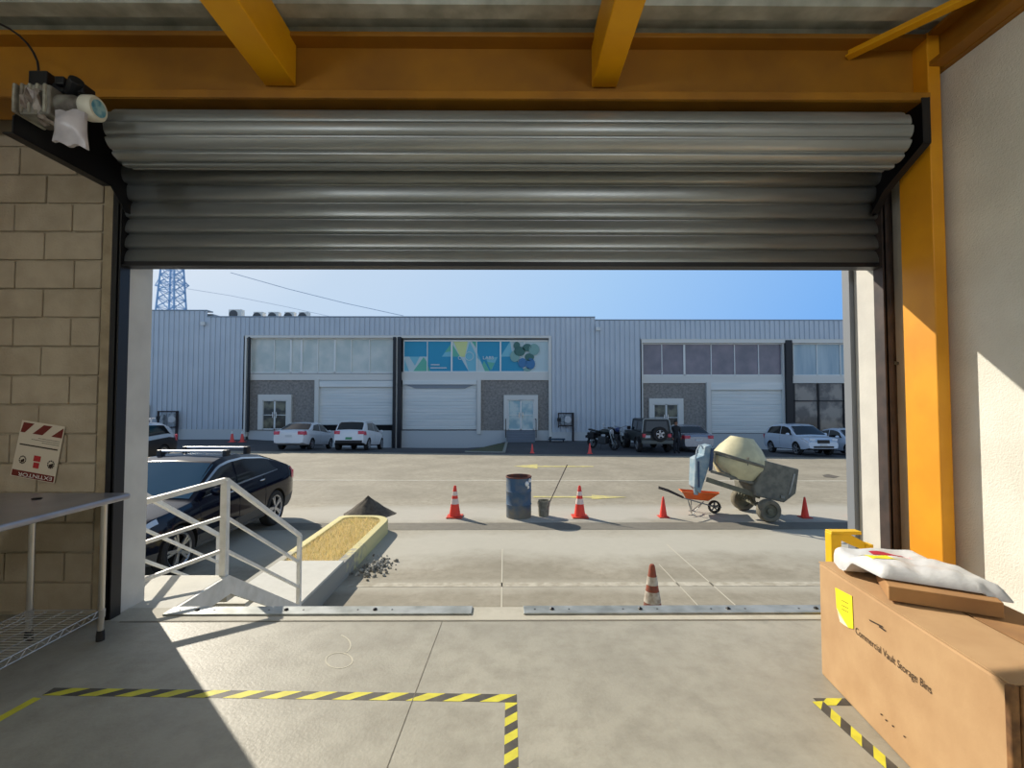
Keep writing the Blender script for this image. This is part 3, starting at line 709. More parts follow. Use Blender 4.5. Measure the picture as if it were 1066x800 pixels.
# ------------------------------------------------------------------ cement mixer (crop coordinates: 5.922 px per photo px from 670,440)
def C5(cx, cy, Y): return atY(670+cx/5.922, 440+cy/5.922, Y)
t = thing('cement_mixer', 'towable cement mixer with ivory drum beside the orange wheelbarrow', 'cement mixer', (5.0, 10.9, -1.17))
IV = mat('ivory_paint', (206, 198, 158), .6, col2=(190, 182, 146), scale=6); MG = mat('cement_caked_steel', (98, 98, 90), .85, col2=(122, 120, 108), scale=8); MG2 = mat('frame_grey', (118, 116, 96), .8, col2=(96, 96, 84), scale=9)
MBL = mat('dusty_blue_paint', (112, 142, 160), .65, col2=(150, 166, 172), scale=7)
cen = C5(587, 232, 10.9); ax = Vector((.16, 0, 1)).normalized()
b = MB(); b.lathe([(.30, -.42), (.40, -.40), (.565, -.13), (.578, -.03), (.575, .05), (.565, .10), (.45, .29), (.24, .53), (.22, .525), (.40, .26)], cen, ax, 36, cap=False); b.lathe([(.30, -.42), (.01, -.425)], cen, ax, 36, cap=False)
b.build('drum', IV, t, smooth=35)
b = MB(); b.lathe([(.57, -.03), (.60, -.03), (.60, .015), (.57, .015)], cen+Vector((0, 0, 0)), Vector((.28, 0, 1)), 48, cap=False); b.build('ring_gear', MG, t, smooth=30)
b = MB(); b.tube([C5(430, 180, 10.35), C5(455, 183, 10.3), C5(740, 270, 10.3)], .022, 8); b.tube([C5(645, 215, 10.3), C5(640, 275, 10.36), C5(600, 320, 10.5)], .02, 8); b.tube([C5(438, 190, 10.35), C5(440, 250, 10.4), C5(480, 300, 10.5), C5(545, 330, 10.6)], .02, 8); b.build('yoke', MG, t, smooth=40)
b = MB(); b.prism([C5(x, y, 10.45) for x, y in ((735, 232), (960, 290), (940, 440), (868, 496), (800, 480), (690, 455), (682, 400), (715, 330))], (0, .95, 0)); b.build('engine_housing', MG, t, bevel=.025, seg=3)
b = MB(); b.prism([C5(x, y, 10.448) for x, y in ((925, 315), (935, 318), (905, 440), (890, 450))], (0, -.012, 0)); b.prism([C5(x, y, 10.448) for x, y in ((842, 450), (868, 455), (866, 470), (845, 466))], (0, -.02, 0)); b.build('housing_latch', GALV, t)
for Y in (10.6, 11.2):
    b = MB(); b.bar(C5(390, 352, Y), C5(715, 456, Y), .08, .105); b.build('frame_rail', MG2, t, bevel=.006)
b = MB(); b.bar(C5(415, 302, 10.55), C5(700, 380, 10.55), .05, .06); b.bar(C5(545, 335, 10.55), C5(548, 352, 10.55), .06, .08, (1, 0, 0)); b.build('cradle_bar', MG, t)
b = MB(); b.prism([C5(x, y, 10.72) for x, y in ((320, 226), (345, 214), (372, 205), (380, 150), (418, 138), (430, 162), (408, 262), (396, 300), (352, 440), (314, 402))], (0, .36, 0)); b.build('tow_panel', MBL, t, bevel=.02)
b = MB(); b.prism([C5(x, y, 10.715) for x, y in ((415, 160), (432, 165), (420, 300), (400, 300))], (0, -.03, 0)); b.box(C5(330, 0, 10.72).x, C5(338, 0, 10.72).x, 10.69, 10.72, C5(0, 400, 10.72).z, C5(0, 240, 10.72).z); b.build('panel_rib', mat('deep_blue_paint', (48, 70, 100), .6), t)
b = MB(); b.tube([C5(x, y, 10.68) for x, y in ((322, 300), (320, 225), (330, 170), (345, 143), (358, 142), (368, 165))], .02, 8); b.build('tilt_handle', mat('handle_grey_blue', (158, 172, 180), .5), t, smooth=40)
b = MB(); b.tube([C5(322, 400, 10.85), C5(322, 445, 10.85)], .05, 10); b.build('tow_stand', MBL, t, smooth=40)
for (x, y, Y) in ((770, 543, 10.35), (612, 470, 11.45)):
    o_ = C5(x, y, Y); rw = o_.z+1.172
    b = MB(); b.lathe([(rw*.62, -.09), (rw*.9, -.1), (rw*.985, -.075), (rw, -.03), (rw, .03), (rw*.985, .075), (rw*.9, .1), (rw*.62, .09)], o_, (0, 1, 0), 36, cap=False); w = b.build('wheel', mat('dusty_tyre', (104, 98, 84), .95, col2=(126, 120, 104), scale=7), t, smooth=45)
    b = MB(); b.lathe([(rw*.64, -.085), (rw*.58, -.045), (rw*.3, -.04), (rw*.26, -.075), (.01, -.08)], o_, (0, 1, 0), 28, cap=False); b.lathe([(rw*.64, .085), (.01, .05)], o_, (0, 1, 0), 28, cap=False)
    b.build('rim', MG2, w, smooth=35)
b = MB(); b.tube([C5(770, 543, 10.4), C5(612, 470, 11.4)], .035, 10); 
for k in range(8): a = C5(lerp(585, 700, k/7), lerp(440, 500, k/7), 10.95); b.lathe([(.04, -.012), (.04, .012)], a, (.9, 0, -.45), 10)
b.build('axle_spring', MG2, t)
# ------------------------------------------------------------------ wheelbarrow
t = thing('wheelbarrow', 'orange wheelbarrow under the blue end of the cement mixer', 'wheelbarrow', (4.5, 11.1, -1.17))
def wb(cx, cy, Y): return C5(cx, cy, Y)
top = [wb(218, 412, 11.42), wb(465, 432, 11.42), wb(465, 440, 10.86), wb(238, 428, 10.86)]
bot = [wb(270, 462, 11.3), wb(400, 476, 11.3), wb(398, 484, 10.98), wb(262, 470, 10.98)]
b = MB()
for i in range(4): b.poly([top[i], top[(i+1) % 4], bot[(i+1) % 4], bot[i]])
b.poly(bot); b.build('tray', mat('orange_paint', (232, 104, 36), .5, col2=(206, 92, 40), scale=6), t, solid=.008)
b = MB(); b.tube(top+[top[0]], .012, 6); b.build('tray_rim', mat('orange_rim', (222, 120, 60), .5), t)
hm = mat('black_handle', (34, 32, 32), .6)
for Y, dy in ((10.92, 0), (11.34, -9)):
    b = MB(); b.tube([wb(92, 406+dy, Y), wb(150, 424+dy, Y), wb(245, 466+dy*.6, Y)], .016, 8); b.build('handle', hm, t, smooth=40)
    b = MB(); b.tube([wb(245, 466, Y), wb(330, 490, Y), wb(430, 520, (Y+11.13)/2)], .014, 8); b.tube([wb(480, 525, (Y*.3+11.13*.7)), wb(430, 520, (Y*.3+11.13*.7))], .012, 6); b.build('frame_tube', GALV, t, smooth=40)
    z_ = -1.165; bt = wb(298, 560, Y); b = MB(); b.tube([wb(272, 474, Y), Vector((bt.x, Y, z_)), wb(292, 476, Y)], .011, 6); b.tube([Vector((bt.x, Y, z_)), wb(372, 486, Y)], .009, 6); b.bar((bt.x-.08, Y, z_), (bt.x+.08, Y, z_), .03, .01); b.build('leg', GALV, t, smooth=40)
o_ = wb(436, 520, 11.13); rw = min(.185, o_.z+1.17); o_.z = -1.17+rw
b = MB(); b.lathe([(rw*.72, -.04), (rw*.92, -.045), (rw, -.015), (rw, .015), (rw*.92, .045), (rw*.72, .04)], o_, (0, 1, 0), 28, cap=False); w = b.build('wheel', RUBBER, t, smooth=45)
b = MB()
for k in range(5): a = 2*math.pi*k/5+.3; b.bar(o_, o_+Vector((rw*.76*math.cos(a), 0, rw*.76*math.sin(a))), .03, .03, (0, 1, 0))
b.lathe([(.035, -.045), (.035, .045)], o_, (0, 1, 0), 12); b.build('rim', mat('grey_rim', (110, 108, 104), .6), w)

# ------------------------------------------------------------------ vehicles
def make_car(name, label, S, p, rz, group=None, cat='car'):
    """p: ground point under the wheelbase centre; +x is forward in the car's own frame."""
    L, W, zl = S['L'], S['W'], S.get('sill', .26)
    fx = S['front']-0; wf, wr = S['wf'], S['wr']; rw = S['rw']
    x1 = S['front']; x0 = x1-L
    c, s = math.cos(rz), math.sin(rz)
    def gnd(x): return gz(p.x+x*c, p.y+x*s)
    za, zb_ = gnd(wf), gnd(wr); pitch = -math.atan2(za-zb_, wf-wr)
    root = thing(name, label, cat, (p.x, p.y, (za*(-wr)+zb_*wf)/(wf-wr)), rz, group)
    root.rotation_euler = (0, pitch, rz)
    def wid(x):
        e = max(0, max(x-(x1-.75), (x0+.6)-x)); return W/2*(1-.20*(e/.75)**2)
    def belt(x): return interp(S['belt'], x)
    def roof(x): return max(belt(x), interp(S['roof'], x)) if S['roof'][0][0] <= x <= S['roof'][-1][0] else belt(x)
    def low(x): return zl+(.10*(max(0, x-(x1-.5))/.5)**1.5 if x > x1-.5 else .12*(max(0, (x0+.5)-x)/.5)**1.5)
    def sec(x):
        w, zs, z0 = wid(x), belt(x), low(x); h = roof(x)-zs; d = zs-z0
        wb = w*.93; top = wb-.26*h
        return [(0, z0), (.8*w, z0), (.955*w, z0+.06*d), (.99*w, z0+.3*d), (w, z0+.62*d), (.985*w, z0+.86*d), (wb, zs), (wb-.05*h, zs+.30*h), (wb-.20*h, zs+.82*h), (top-.09, zs+h+.012), (0, zs+h+.035)]
    def pt(x, u, side, off=0):
        def raw(x, u):
            q = sec(x); i = min(int(u), 9); f = u-i
            return Vector((x, side*lerp(q[i][0], q[i+1][0], f), lerp(q[i][1], q[i+1][1], f)))
        a = raw(x, u)
        if off:
            dx = raw(min(x+.02, x1), u)-raw(max(x-.02, x0), u); du = raw(x, min(u+.05, 10))-raw(x, max(u-.05, 0))
            n = dx.cross(du)
            if n.length > 1e-9:
                n.normalize(); n = n*side*-1
                if (n.y*side < -.05) or (abs(n.y) < .05 and n.z < 0): n = -n
                a = a+n*off
        return a
    xsn = sorted(set([x0+L*k/34 for k in range(35)]+[q[0] for q in S['belt'] if x0 < q[0] < x1]+[q[0] for q in S['roof'] if x0 < q[0] < x1]))
    b = MB(); rows = []
    for x in xsn:
        q = sec(x); ring = [Vector((x, y, z)) for y, z in q]+[Vector((x, -y, z)) for y, z in q[-2:0:-1]]
        rows.append([b.bm.verts.new(v) for v in ring])
    nn = len(rows[0]); thr = S.get('clad', 0)
    for a_, b_ in zip(rows, rows[1:]):
        for i in range(nn):
            k = i if i < 10 else nn-1-i
            b.mi = 1 if (thr and k < thr) else 0
            b._f([a_[i], a_[(i+1) % nn], b_[(i+1) % nn], b_[i]])
    b.mi = 0; b._f(rows[0]); b._f(rows[-1][::-1])
    paint = S['paint']; clad = S.get('cladm', RUBBER)
    body = b.build('body', [paint, clad, DARK], root, world=False)
    # wheel wells
    cb = MB()
    for wx in (wf, wr):
        for sd in (-1, 1): cb.lathe([(rw*1.12, 0), (rw*1.12, .5)], (wx, sd*(W/2-.26), rw*1.0), (0, sd, 0), 28)
    cut = cb.build('wheel_cutter', DARK)
    cut.matrix_world = Matrix.Identity(4)
    body.parent = None
    md = body.modifiers.new('wells', 'BOOLEAN'); md.operation = 'DIFFERENCE'; md.object = cut; md.solver = 'EXACT'; md.material_mode = 'TRANSFER'
    bpy.context.view_layer.update()
    me = bpy.data.meshes.new_from_object(body.evaluated_get(bpy.context.evaluated_depsgraph_get()))
    body.modifiers.clear(); old = body.data; body.data = me; bpy.data.meshes.remove(old); body.parent = root
    me.name = 'body'
    for f in me.polygons: f.use_smooth = True
    me.set_sharp_from_angle(angle=R(32))
    cm = cut.data; bpy.data.objects.remove(cut); bpy.data.meshes.remove(cm)
    def patch(name, m, xa, xb, ua, ub, side, off=.006, nx=8, nu=4, par=None):
        b = MB()
        f = lambda v, t: v(t) if callable(v) else v
        b.grid([[pt(lerp(f(xa, j/nu), f(xb, j/nu), i/nx), lerp(ua, ub, j/nu), side, off) for j in range(nu+1)] for i in range(nx+1)])
        return b.build(name, m, par or root, smooth=40, world=False)
    G_ = S.get('glass', DGLASS)
    for sd in (-1, 1):
        for (ga, gb) in S['side_glass']: patch('side_window', G_, ga, gb, 6.25, 8.0, sd)
        if 'trim' in S:
            q = S['side_glass']; patch('window_trim', CHROME, q[0][0](0) if callable(q[0][0]) else q[0][0], q[-1][1], 6.02, 6.22, sd, .008, 16, 1)
            patch('window_trim', CHROME, S['trim'][0], S['trim'][1], 8.02, 8.3, sd, .008, 22, 1)
        if S.get('sillstrip'): patch('sill_strip', CHROME, wr+.5, wf-.5, 1.75, 2.2, sd, .012, 10, 1)
    for nm, (ga, gb) in (('windshield', S['wind']), ('rear_window', S['rear'])):
        b = MB(); row_ = []
        for i in range(9):
            x = lerp(ga, gb, i/8); L_ = [pt(x, 8.75+1.25*j/4, 1, .007) for j in range(5)]; Rr = [pt(x, 8.75+1.25*j/4, -1, .007) for j in range(4)]
            row_.append(Rr+[L_[4]]+L_[3::-1])
        b.grid(row_); b.build(nm, S.get('wglass', G_) if nm == 'windshield' else G_, root, smooth=40, world=False)
    # lamps
    wfr, wre = wid(x1), wid(x0)
    for sd in (-1, 1):
        zf = S['headz']; zr = S['tailz']
        b = MB(); b.grid([[pt(x1-.04-.42*i/6, lerp(5.15, 5.85, j/3)-.25*(1-i/6), sd, .012) for j in range(4)] for i in range(7)]); b.box(x1-.02, x1+.012, min(sd*wfr*.58, sd*wfr*.97), max(sd*wfr*.58, sd*wfr*.97), zf-.06, zf+.06)
        b.build('headlight', S.get('lampm', mat('headlamp', (190, 200, 210), .15, .3)), root, world=False)
        b = MB(); b.grid([[pt(x0+.02+.24*i/5, lerp(4.3, 5.75, j/3), sd, .012) for j in range(4)] for i in range(6)]); b.box(x0-.014, x0+.02, min(sd*wre*.62, sd*wre*1.0), max(sd*wre*.62, sd*wre*1.0), zr-.085, zr+.085)
        b.build('tail_light', mat('tail_lamp', (186, 40, 56), .3, col2=(214, 90, 110), scale=9), root, world=False)
        b = MB(); mx = S['mirror']; b.ell((mx, sd*(wid(mx)+.09), belt(mx)+.07), (.07, .11, .075), 12, 8); b.build('mirror', paint, root, smooth=60, world=False)
        for hx in S.get('handles', ()):
            b = MB(); q = pt(hx, 5.4, sd); b.ell((q.x, q.y+sd*.012, q.z), (.10, .014, .016), 8, 6); b.build('door_handle', CHROME if 'trim' in S else paint, root, smooth=60, world=False)
        for k, dx in enumerate(S.get('seams', ())):
            patch('door_seam', DARK, dx, dx+.012, 2.6, 6.0, sd, .003, 1, 6)
    b = MB(); b.box(x1-.03, x1+.018, -wfr*.42, wfr*.42, S['grillz']-.09, S['grillz']+.09); b.box(x1-.05, x1+.014, -wfr*.7, wfr*.7, zl+.13, zl+.23); b.build('grille', BLACK, root, bevel=.01, world=False)
    for xx, zz in ((x1+.018, S['grillz']-.17), (x0-.016, S['platez'])):
        b = MB(); b.box(min(xx, xx+.008), max(xx, xx+.008), -.17, .17, zz-.06, zz+.06); b.build('number_plate', S.get('platem', mat('plate', (196, 202, 206), .5)), root, world=False)
    if S.get('bumper'): 
        b = MB(); b.box(x0-.02, x0+.06, -wre*.92, wre*.92, zl+.12, zl+.28); b.build('rear_bumper', S['bumper'], root, bevel=.02, world=False)
    # wheels
    for wx in (wf, wr):
        for sd in (-1, 1):
            o_ = Vector((wx, sd*(W/2-.115), rw)); ay = Vector((0, sd, 0))
            b = MB(); b.lathe([(rw*.66, -.1), (rw*.9, -.11), (rw*.985, -.085), (rw, -.03), (rw, .04), (rw*.985, .085), (rw*.92, .105), (rw*.70, .095), (rw*.68, .07)], o_, ay, 32, cap=False); w_ = b.build('wheel', RUBBER, root, smooth=40, world=False)
            b = MB(); b.lathe([(rw*.72, .098), (rw*.66, .085), (rw*.64, .03)], o_, ay, 32, cap=False); ns = S.get('spokes', 5)
            for k in range(ns):
                a = 2*math.pi*k/ns
                for da in ((-.13, .13) if S.get('twin') else (0,)):
                    e = Vector((math.cos(a+da), 0, math.sin(a+da))); e0 = Vector((math.cos(a+da*.3), 0, math.sin(a+da*.3)))
                    b.bar(o_+e0*rw*.08+ay*.075, o_+e*rw*.68+ay*.08, rw*(.10 if S.get('twin') else .2), .03, ay)
            b.lathe([(rw*.16, .03), (rw*.16, .095), (rw*.1, .1)], o_, ay, 16); b.build('rim', S.get('rimm', ALLOY), w_, smooth=30, world=False)
            b = MB(); b.lathe([(rw*.66, .0), (.01, .0)], o_, ay, 24, cap=False); b.build('brake_disc', DARK, w_, world=False)
    return root, pt, patch
CAR_N = mat('navy_car_paint', (7, 13, 30), .08, 0, spec=.35); CAR_W = mat('white_car_paint', (222, 226, 230), .25, coat=.6)
CAR_W2 = mat('pale_blue_white_paint', (206, 218, 232), .25, coat=.6)
CAR_S = mat('silver_car_paint', (160, 166, 176), .25, .5, coat=.5); CLAD = mat('grey_cladding', (82, 80, 76), .7)
# dark coupe-roofed car parked outside the steps, facing the dock
S = dict(L=4.70, W=1.90, front=2.30, wf=1.43, wr=-1.43, rw=.365, sill=.24, paint=CAR_N, clad=3, cladm=CLAD,
    belt=[(-2.40, .98), (-2.28, 1.14), (-2.0, 1.18), (-1.2, 1.13), (0, 1.07), (1.0, 1.04), (1.9, .94), (2.2, .84), (2.30, .70)],
    roof=[(-2.1, 1.18), (-1.7, 1.33), (-1.1, 1.52), (-.45, 1.61), (0, 1.60), (.3, 1.54), (1.12, 1.03)],
    side_glass=[(lambda t: lerp(-1.55, -1.25, t), -.12), (-.06, lambda t: lerp(.92, .62, t))], trim=(-1.35, .85), sillstrip=True,
    wind=(.33, 1.08), rear=(-2.0, -1.15), headz=.72, tailz=.95, grillz=.62, platez=.85, mirror=.72, handles=(-.9, .15), seams=(-.1, .98, -1.0), spokes=5, twin=True,
    wglass=mat('windshield_glass', (50, 82, 104), .05, spec=.45))
o_, ptf, pch = make_car('parked_car', 'dark navy car with sloping coupe roof and silver roof bars by the steps', S, Vector((-5.93, 8.74, -1.17)), R(-91), 'cars parked in the yard')
for rx in (-.18, -.85):
    b = MB(); b.bar((rx, -.66, 1.70), (rx, .66, 1.70), .085, .035); rb = b.build('roof_bar', mat('silver_bar', (206, 208, 212), .35, .5), o_, bevel=.01, world=False)
    for sd in (-1, 1):
        b = MB(); b.box(rx-.06, rx+.06, sd*.62-.045, sd*.62+.045, 1.56, 1.72); b.build('bar_foot', BLACK, rb, bevel=.015, world=False)
SED = dict(L=4.42, W=1.74, front=2.16, wf=1.31, wr=-1.31, rw=.30, sill=.22, paint=CAR_W, belt=[(-2.26, .84), (-2.16, .98), (-1.6, 1.0), (0, .94), (1.1, .92), (1.95, .76), (2.16, .60)],
    roof=[(-1.65, 1.0), (-.95, 1.38), (-.3, 1.47), (.1, 1.45), (.45, 1.36), (1.15, .92)], side_glass=[(lambda t: lerp(-1.3, -1.0, t), -.28), (-.22, lambda t: lerp(.95, .62, t))], wind=(.45, 1.12), rear=(-1.6, -.98),
    headz=.66, tailz=.86, grillz=.52, platez=.70, mirror=.72, handles=(-.95, .05), seams=(-.25,))
make_car('parked_car', 'white saloon car parked at the far left shutter, seen from behind', SED, Vector((-11.35, 26.55, 0)), R(90), 'cars at the far building')
HAT = dict(L=4.02, W=1.75, front=2.05, wf=1.28, wr=-1.26, rw=.32, sill=.24, paint=CAR_W, clad=2, belt=[(-1.97, .92), (-1.9, 1.0), (-1.5, 1.03), (0, .97), (1.1, .96), (1.85, .82), (2.05, .66)],
    roof=[(-1.92, 1.0), (-1.55, 1.44), (-1.3, 1.53), (-.4, 1.58), (.1, 1.54), (.4, 1.44), (1.1, .96)], side_glass=[(lambda t: lerp(-1.45, -1.25, t), -.28), (-.22, lambda t: lerp(.92, .6, t))], wind=(.42, 1.06), rear=(-1.88, -1.5),
    headz=.74, tailz=.92, grillz=.6, platez=.62, mirror=.7, seams=(-.25,), bumper=BLACK, platem=mat('green_plate', (60, 140, 96), .5))
make_car('parked_car', 'small white hatchback with green plate beside the white saloon', HAT, Vector((-8.35, 26.55, 0)), R(90), 'cars at the far building')
SIL = dict(SED, paint=CAR_S, W=1.80)
make_car('parked_car', 'silver saloon car seen from behind, between the off-roader and the mixer drum', SIL, Vector((10.35, 27.9, 0)), R(90), 'cars at the far building')
CRV = dict(L=4.55, W=1.84, front=2.25, wf=1.31, wr=-1.31, rw=.35, sill=.28, paint=CAR_W2, clad=2, belt=[(-2.30, .9), (-2.2, 1.04), (-1.6, 1.14), (0, 1.06), (1.1, 1.03), (1.95, .90), (2.25, .70)],
    roof=[(-2.2, 1.06), (-1.85, 1.45), (-1.4, 1.62), (-.5, 1.68), (0, 1.65), (.4, 1.56), (1.25, 1.03)], side_glass=[(lambda t: lerp(-1.8, -1.5, t), -.3), (-.24, lambda t: lerp(1.0, .66, t))], wind=(.44, 1.2), rear=(-2.1, -1.75),
    headz=.84, tailz=1.0, grillz=.74, platez=.8, mirror=.78, handles=(-.95, .1), seams=(-.27, .95))
make_car('parked_car', 'white compact off-road car facing the yard, right of the mixer', CRV, Vector((16.35, 26.55, 0)), R(-92), 'cars at the far building')
WC = dict(SED, paint=CAR_W2)
make_car('parked_car', 'white saloon car half hidden behind the right door jamb', WC, Vector((18.95, 26.4, 0)), R(-91), 'cars at the far building')
PK = dict(CRV, paint=mat('pale_silver_paint', (190, 200, 212), .25, .4, coat=.5), clad=5, cladm=BLACK)
o_, _, _ = make_car('parked_car', 'silver and black vehicle with roof rack beyond the navy car at left edge', PK, Vector((-15.35, 18.6, 0)), R(-88), 'cars parked in the yard')
b = MB()
for rx in (-.9, .1): b.bar((rx, -.7, 1.80), (rx, .7, 1.80), .06, .03)
for sd in (-.65, .65): b.bar((-1.1, sd, 1.84), (.5, sd, 1.84), .04, .04); b.bar((-.9, sd, 1.62), (-.9, sd, 1.84), .04, .04, (1, 0, 0)); b.bar((.1, sd, 1.62), (.1, sd, 1.84), .04, .04, (1, 0, 0))
for k in range(7): b.bar((-1.1+.26*k, -.65, 1.84), (-1.1+.26*k, .65, 1.84), .02, .02)
b.build('roof_rack', mat('white_rack', (214, 216, 220), .4, .3), o_, world=False)
# off-roader with spare wheel
def jeep(p, rz):
    za, zb_ = gz(p.x, p.y+1.25), gz(p.x, p.y-1.25)
    t = thing('off_road_car', 'dark boxy off-road car with spare wheel on its back', 'car', (p.x, p.y, (za+zb_)/2), rz, 'cars at the far building'); t.rotation_euler = (0, -math.atan2(za-zb_, 2.5), rz)
    pm = mat('charcoal_green_paint', (44, 50, 50), .4, col2=(54, 58, 56), scale=3)
    b = MB(); b.prism([Vector((x, -.78, z)) for x, z in ((-1.95, .55), (-1.95, 1.08), (.75, 1.10), (1.9, 1.02), (1.95, .6), (1.2, .5), (-1.5, .5))], (0, 1.56, 0)); b.build('tub', pm, t, bevel=.04, world=False)
    b = MB(); b.prism([Vector((x, y, z)) for x, y, z in ((-1.93, -.76, 1.08), (-1.93, .76, 1.08), (-1.86, .66, 1.80), (-1.86, -.66, 1.80))], (2.1, 0, 0)); b.prism([Vector((x, -.68, z)) for x, z in ((.15, 1.1), (.72, 1.1), (.35, 1.78), (.1, 1.8))], (0, 1.36, 0)); b.build('hardtop', mat('black_top', (38, 44, 48), .5), t, bevel=.04, world=False)
    b = MB(); b.tube([(-1.95, -.78, 1.10), (-1.89, -.69, 1.77), (-1.87, -.6, 1.83), (-1.87, .6, 1.83), (-1.89, .69, 1.77), (-1.95, .78, 1.10)], .03, 8); b.build('roof_edge', mat('pale_edge', (150, 158, 160), .5), t, smooth=40, world=False)
    b = MB(); b.poly([Vector(v) for v in ((-1.945, -.60, 1.18), (-1.945, .60, 1.18), (-1.89, .54, 1.70), (-1.89, -.54, 1.70))]); b.build('rear_window', DGLASS, t, solid=.01, world=False)
    for sd in (-1, 1):
        for xa, xb in ((-1.7, -.85), (-.75, .05)):
            b = MB(); b.poly([Vector(v) for v in ((xa, sd*.755, 1.18), (xb, sd*.755, 1.18), (xb, sd*.68, 1.68), (xa, sd*.68, 1.68))]); b.build('side_window', DGLASS, t, solid=.012, world=False)
        b = MB(); b.box(-1.985, -1.94, sd*.68-.09, sd*.68+.09, .86, 1.04); b.build('tail_light', mat('tail_lamp', (186, 40, 56), .3), t, bevel=.01, world=False)
        b = MB(); b.box(.45, .6, sd*.86-.1, sd*.86+.1, 1.13, 1.33); b.build('mirror', BLACK, t, bevel=.02, world=False)
        for wx in (1.25, -1.25):
            b = MB(); pts = [Vector((wx+.5*math.cos(a), sd*.76, .42+.47*math.sin(a))) for a in [math.pi*k/8 for k in range(9)]]; pts2 = [Vector((wx+.42*math.cos(a), sd*.76, .42+.40*math.sin(a))) for a in [math.pi*k/8 for k in range(8, -1, -1)]]
            b.prism(pts+pts2, (0, sd*.16, 0)); b.build('fender', BLACK, t, world=False)
    def wheel(o_, ay, par, nm='wheel'):
        b = MB(); b.lathe([(.22, -.1), (.36, -.12), (.395, -.08), (.40, 0), (.395, .08), (.36, .12), (.23, .1), (.22, .05)], o_, ay, 28, cap=False); w_ = b.build(nm, RUBBER, par, smooth=40, world=False)
        b = MB(); ay = Vector(ay); ref = ay.orthogonal().normalized(); rf2 = ay.cross(ref)
        b.lathe([(.22, .04), (.01, .04)], o_, ay, 24, cap=False); b.mi = 1
        for k in range(5): a = 2*math.pi*k/5; b.bar(Vector(o_)+ay*.085, Vector(o_)+ay*.085+(ref*math.cos(a)+rf2*math.sin(a))*.22, .085, .03, ay)
        b.lathe([(.235, .09), (.215, .105), (.205, .09)], o_, ay, 24, cap=False); b.build('rim', [DARK, ALLOY], w_, world=False)
    for wx in (1.25, -1.25):
        for sd in (-1, 1): wheel(Vector((wx, sd*.78, .40)), (0, sd, 0), t)
    wheel(Vector((-2.10, -.12, 1.03)), (-1, 0, 0), t, 'spare_wheel')
    b = MB(); b.box(-2.14, -1.95, -.82, .82, .52, .70); b.build('rear_bumper', mat('grey_bumper', (92, 98, 96), .6), t, bevel=.02, world=False)
    b = MB(); b.box(-1.972, -1.95, .34, .62, .82, .96); b.build('number_plate', mat('plate', (196, 202, 206), .5), t, world=False)
    b = MB(); b.box(1.95, 2.12, -.8, .8, .5, .66); b.build('front_bumper', BLACK, t, bevel=.02, world=False)
jeep(Vector((7.85, 27.0, 0)), R(90))
# motorcycles
def moto(label, p, rz, bodym, lights):
    t = thing('motorcycle', label, 'motorcycle', (p.x, p.y, gz(p.x, p.y)), rz, 'motorcycles by the far wall')
    for wx in (.68, -.68):
        o_ = Vector((wx, 0, .30)); b = MB(); b.lathe([(.21, -.05), (.28, -.06), (.30, -.02), (.30, .02), (.28, .06), (.21, .05)], o_, (0, 1, 0), 28, cap=False); w_ = b.build('wheel', RUBBER, t, smooth=40, world=False)
        b = MB()
        for k in range(6): a = math.pi*k/3; b.bar(o_, o_+Vector((.23*math.cos(a), 0, .23*math.sin(a))), .03, .03, (0, 1, 0))
        b.lathe([(.06, -.07), (.06, .07)], o_, (0, 1, 0), 12); b.build('rim', GALV, w_, world=False)
    for sd in (-.09, .09):
        b = MB(); b.tube([(.68, sd, .30), (.46, sd, .95)], .03, 8); b.build('fork', GALV, t, smooth=40, world=False)
    b = MB(); b.tube([(.42, 0, .88), (.1, 0, .55), (-.3, 0, .40), (-.68, 0, .30)], .045, 8); b.tube([(.40, 0, .80), (-.2, 0, .74), (-.8, 0, .82)], .035, 8); b.build('frame', BLACK, t, smooth=40, world=False)
    b = MB(); b.box(-.22, .26, -.17, .17, .26, .62); b.build('engine', mat('engine_metal', (70, 72, 74), .5, .5), t, bevel=.05, world=False)
    b = MB(); b.ell((.14, 0, .88), (.30, .15, .13), 16, 10); b.build('tank', bodym, t, smooth=60, world=False)
    b = MB(); b.prism([Vector((x, -.13, z)) for x, z in ((-.1, .80), (-.85, .90), (-.85, .98), (-.4, .90), (-.12, .92))], (0, .26, 0)); b.build('seat', BLACK, t, bevel=.03, world=False)
    b = MB(); b.tube([(.34, -.40, 1.10), (.40, -.2, 1.06), (.42, 0, 1.0), (.40, .2, 1.06), (.34, .40, 1.10)], .016, 8); b.build('handlebar', GALV, t, smooth=40, world=False)
    b = MB(); b.lathe([(.06, -.08), (.1, .0), (.1, .05)], (.52, 0, .90), (1, 0, 0), 16); b.build('headlight', lights, t, smooth=40, world=False)
    for sd in (-.36, .36):
        b = MB(); b.tube([(.37, sd, 1.08), (.36, sd*1.1, 1.22)], .008, 6); b.ell((.36, sd*1.12, 1.25), (.02, .07, .045), 10, 8); b.build('mirror', lights, t, smooth=60, world=False)
    b = MB(); b.tube([(-.1, .17, .35), (-.5, .2, .36), (-.95, .2, .48)], .05, 10); b.build('exhaust', GALV, t, smooth=40, world=False)
    b = MB(); b.prism([Vector((x, -.07, z)) for x, z in ((-.75, .82), (-1.02, .62), (-1.02, .56), (-.7, .72))], (0, .14, 0)); b.box(-1.05, -1.03, -.1, .1, .5, .62); b.build('rear_fender', BLACK, t, world=False)
    b = MB(); b.box(-.75, -.35, -.33, -.18, .5, .80); b.box(-.75, -.35, .18, .33, .5, .80); b.build('pannier', BLACK, t, bevel=.03, world=False)
    b = MB(); b.tube([(0, -.12, .3), (.1, -.34, .01)], .012, 6); b.build('kickstand', BLACK, t, world=False); t.scale = (1.15, 1.15, 1.15)
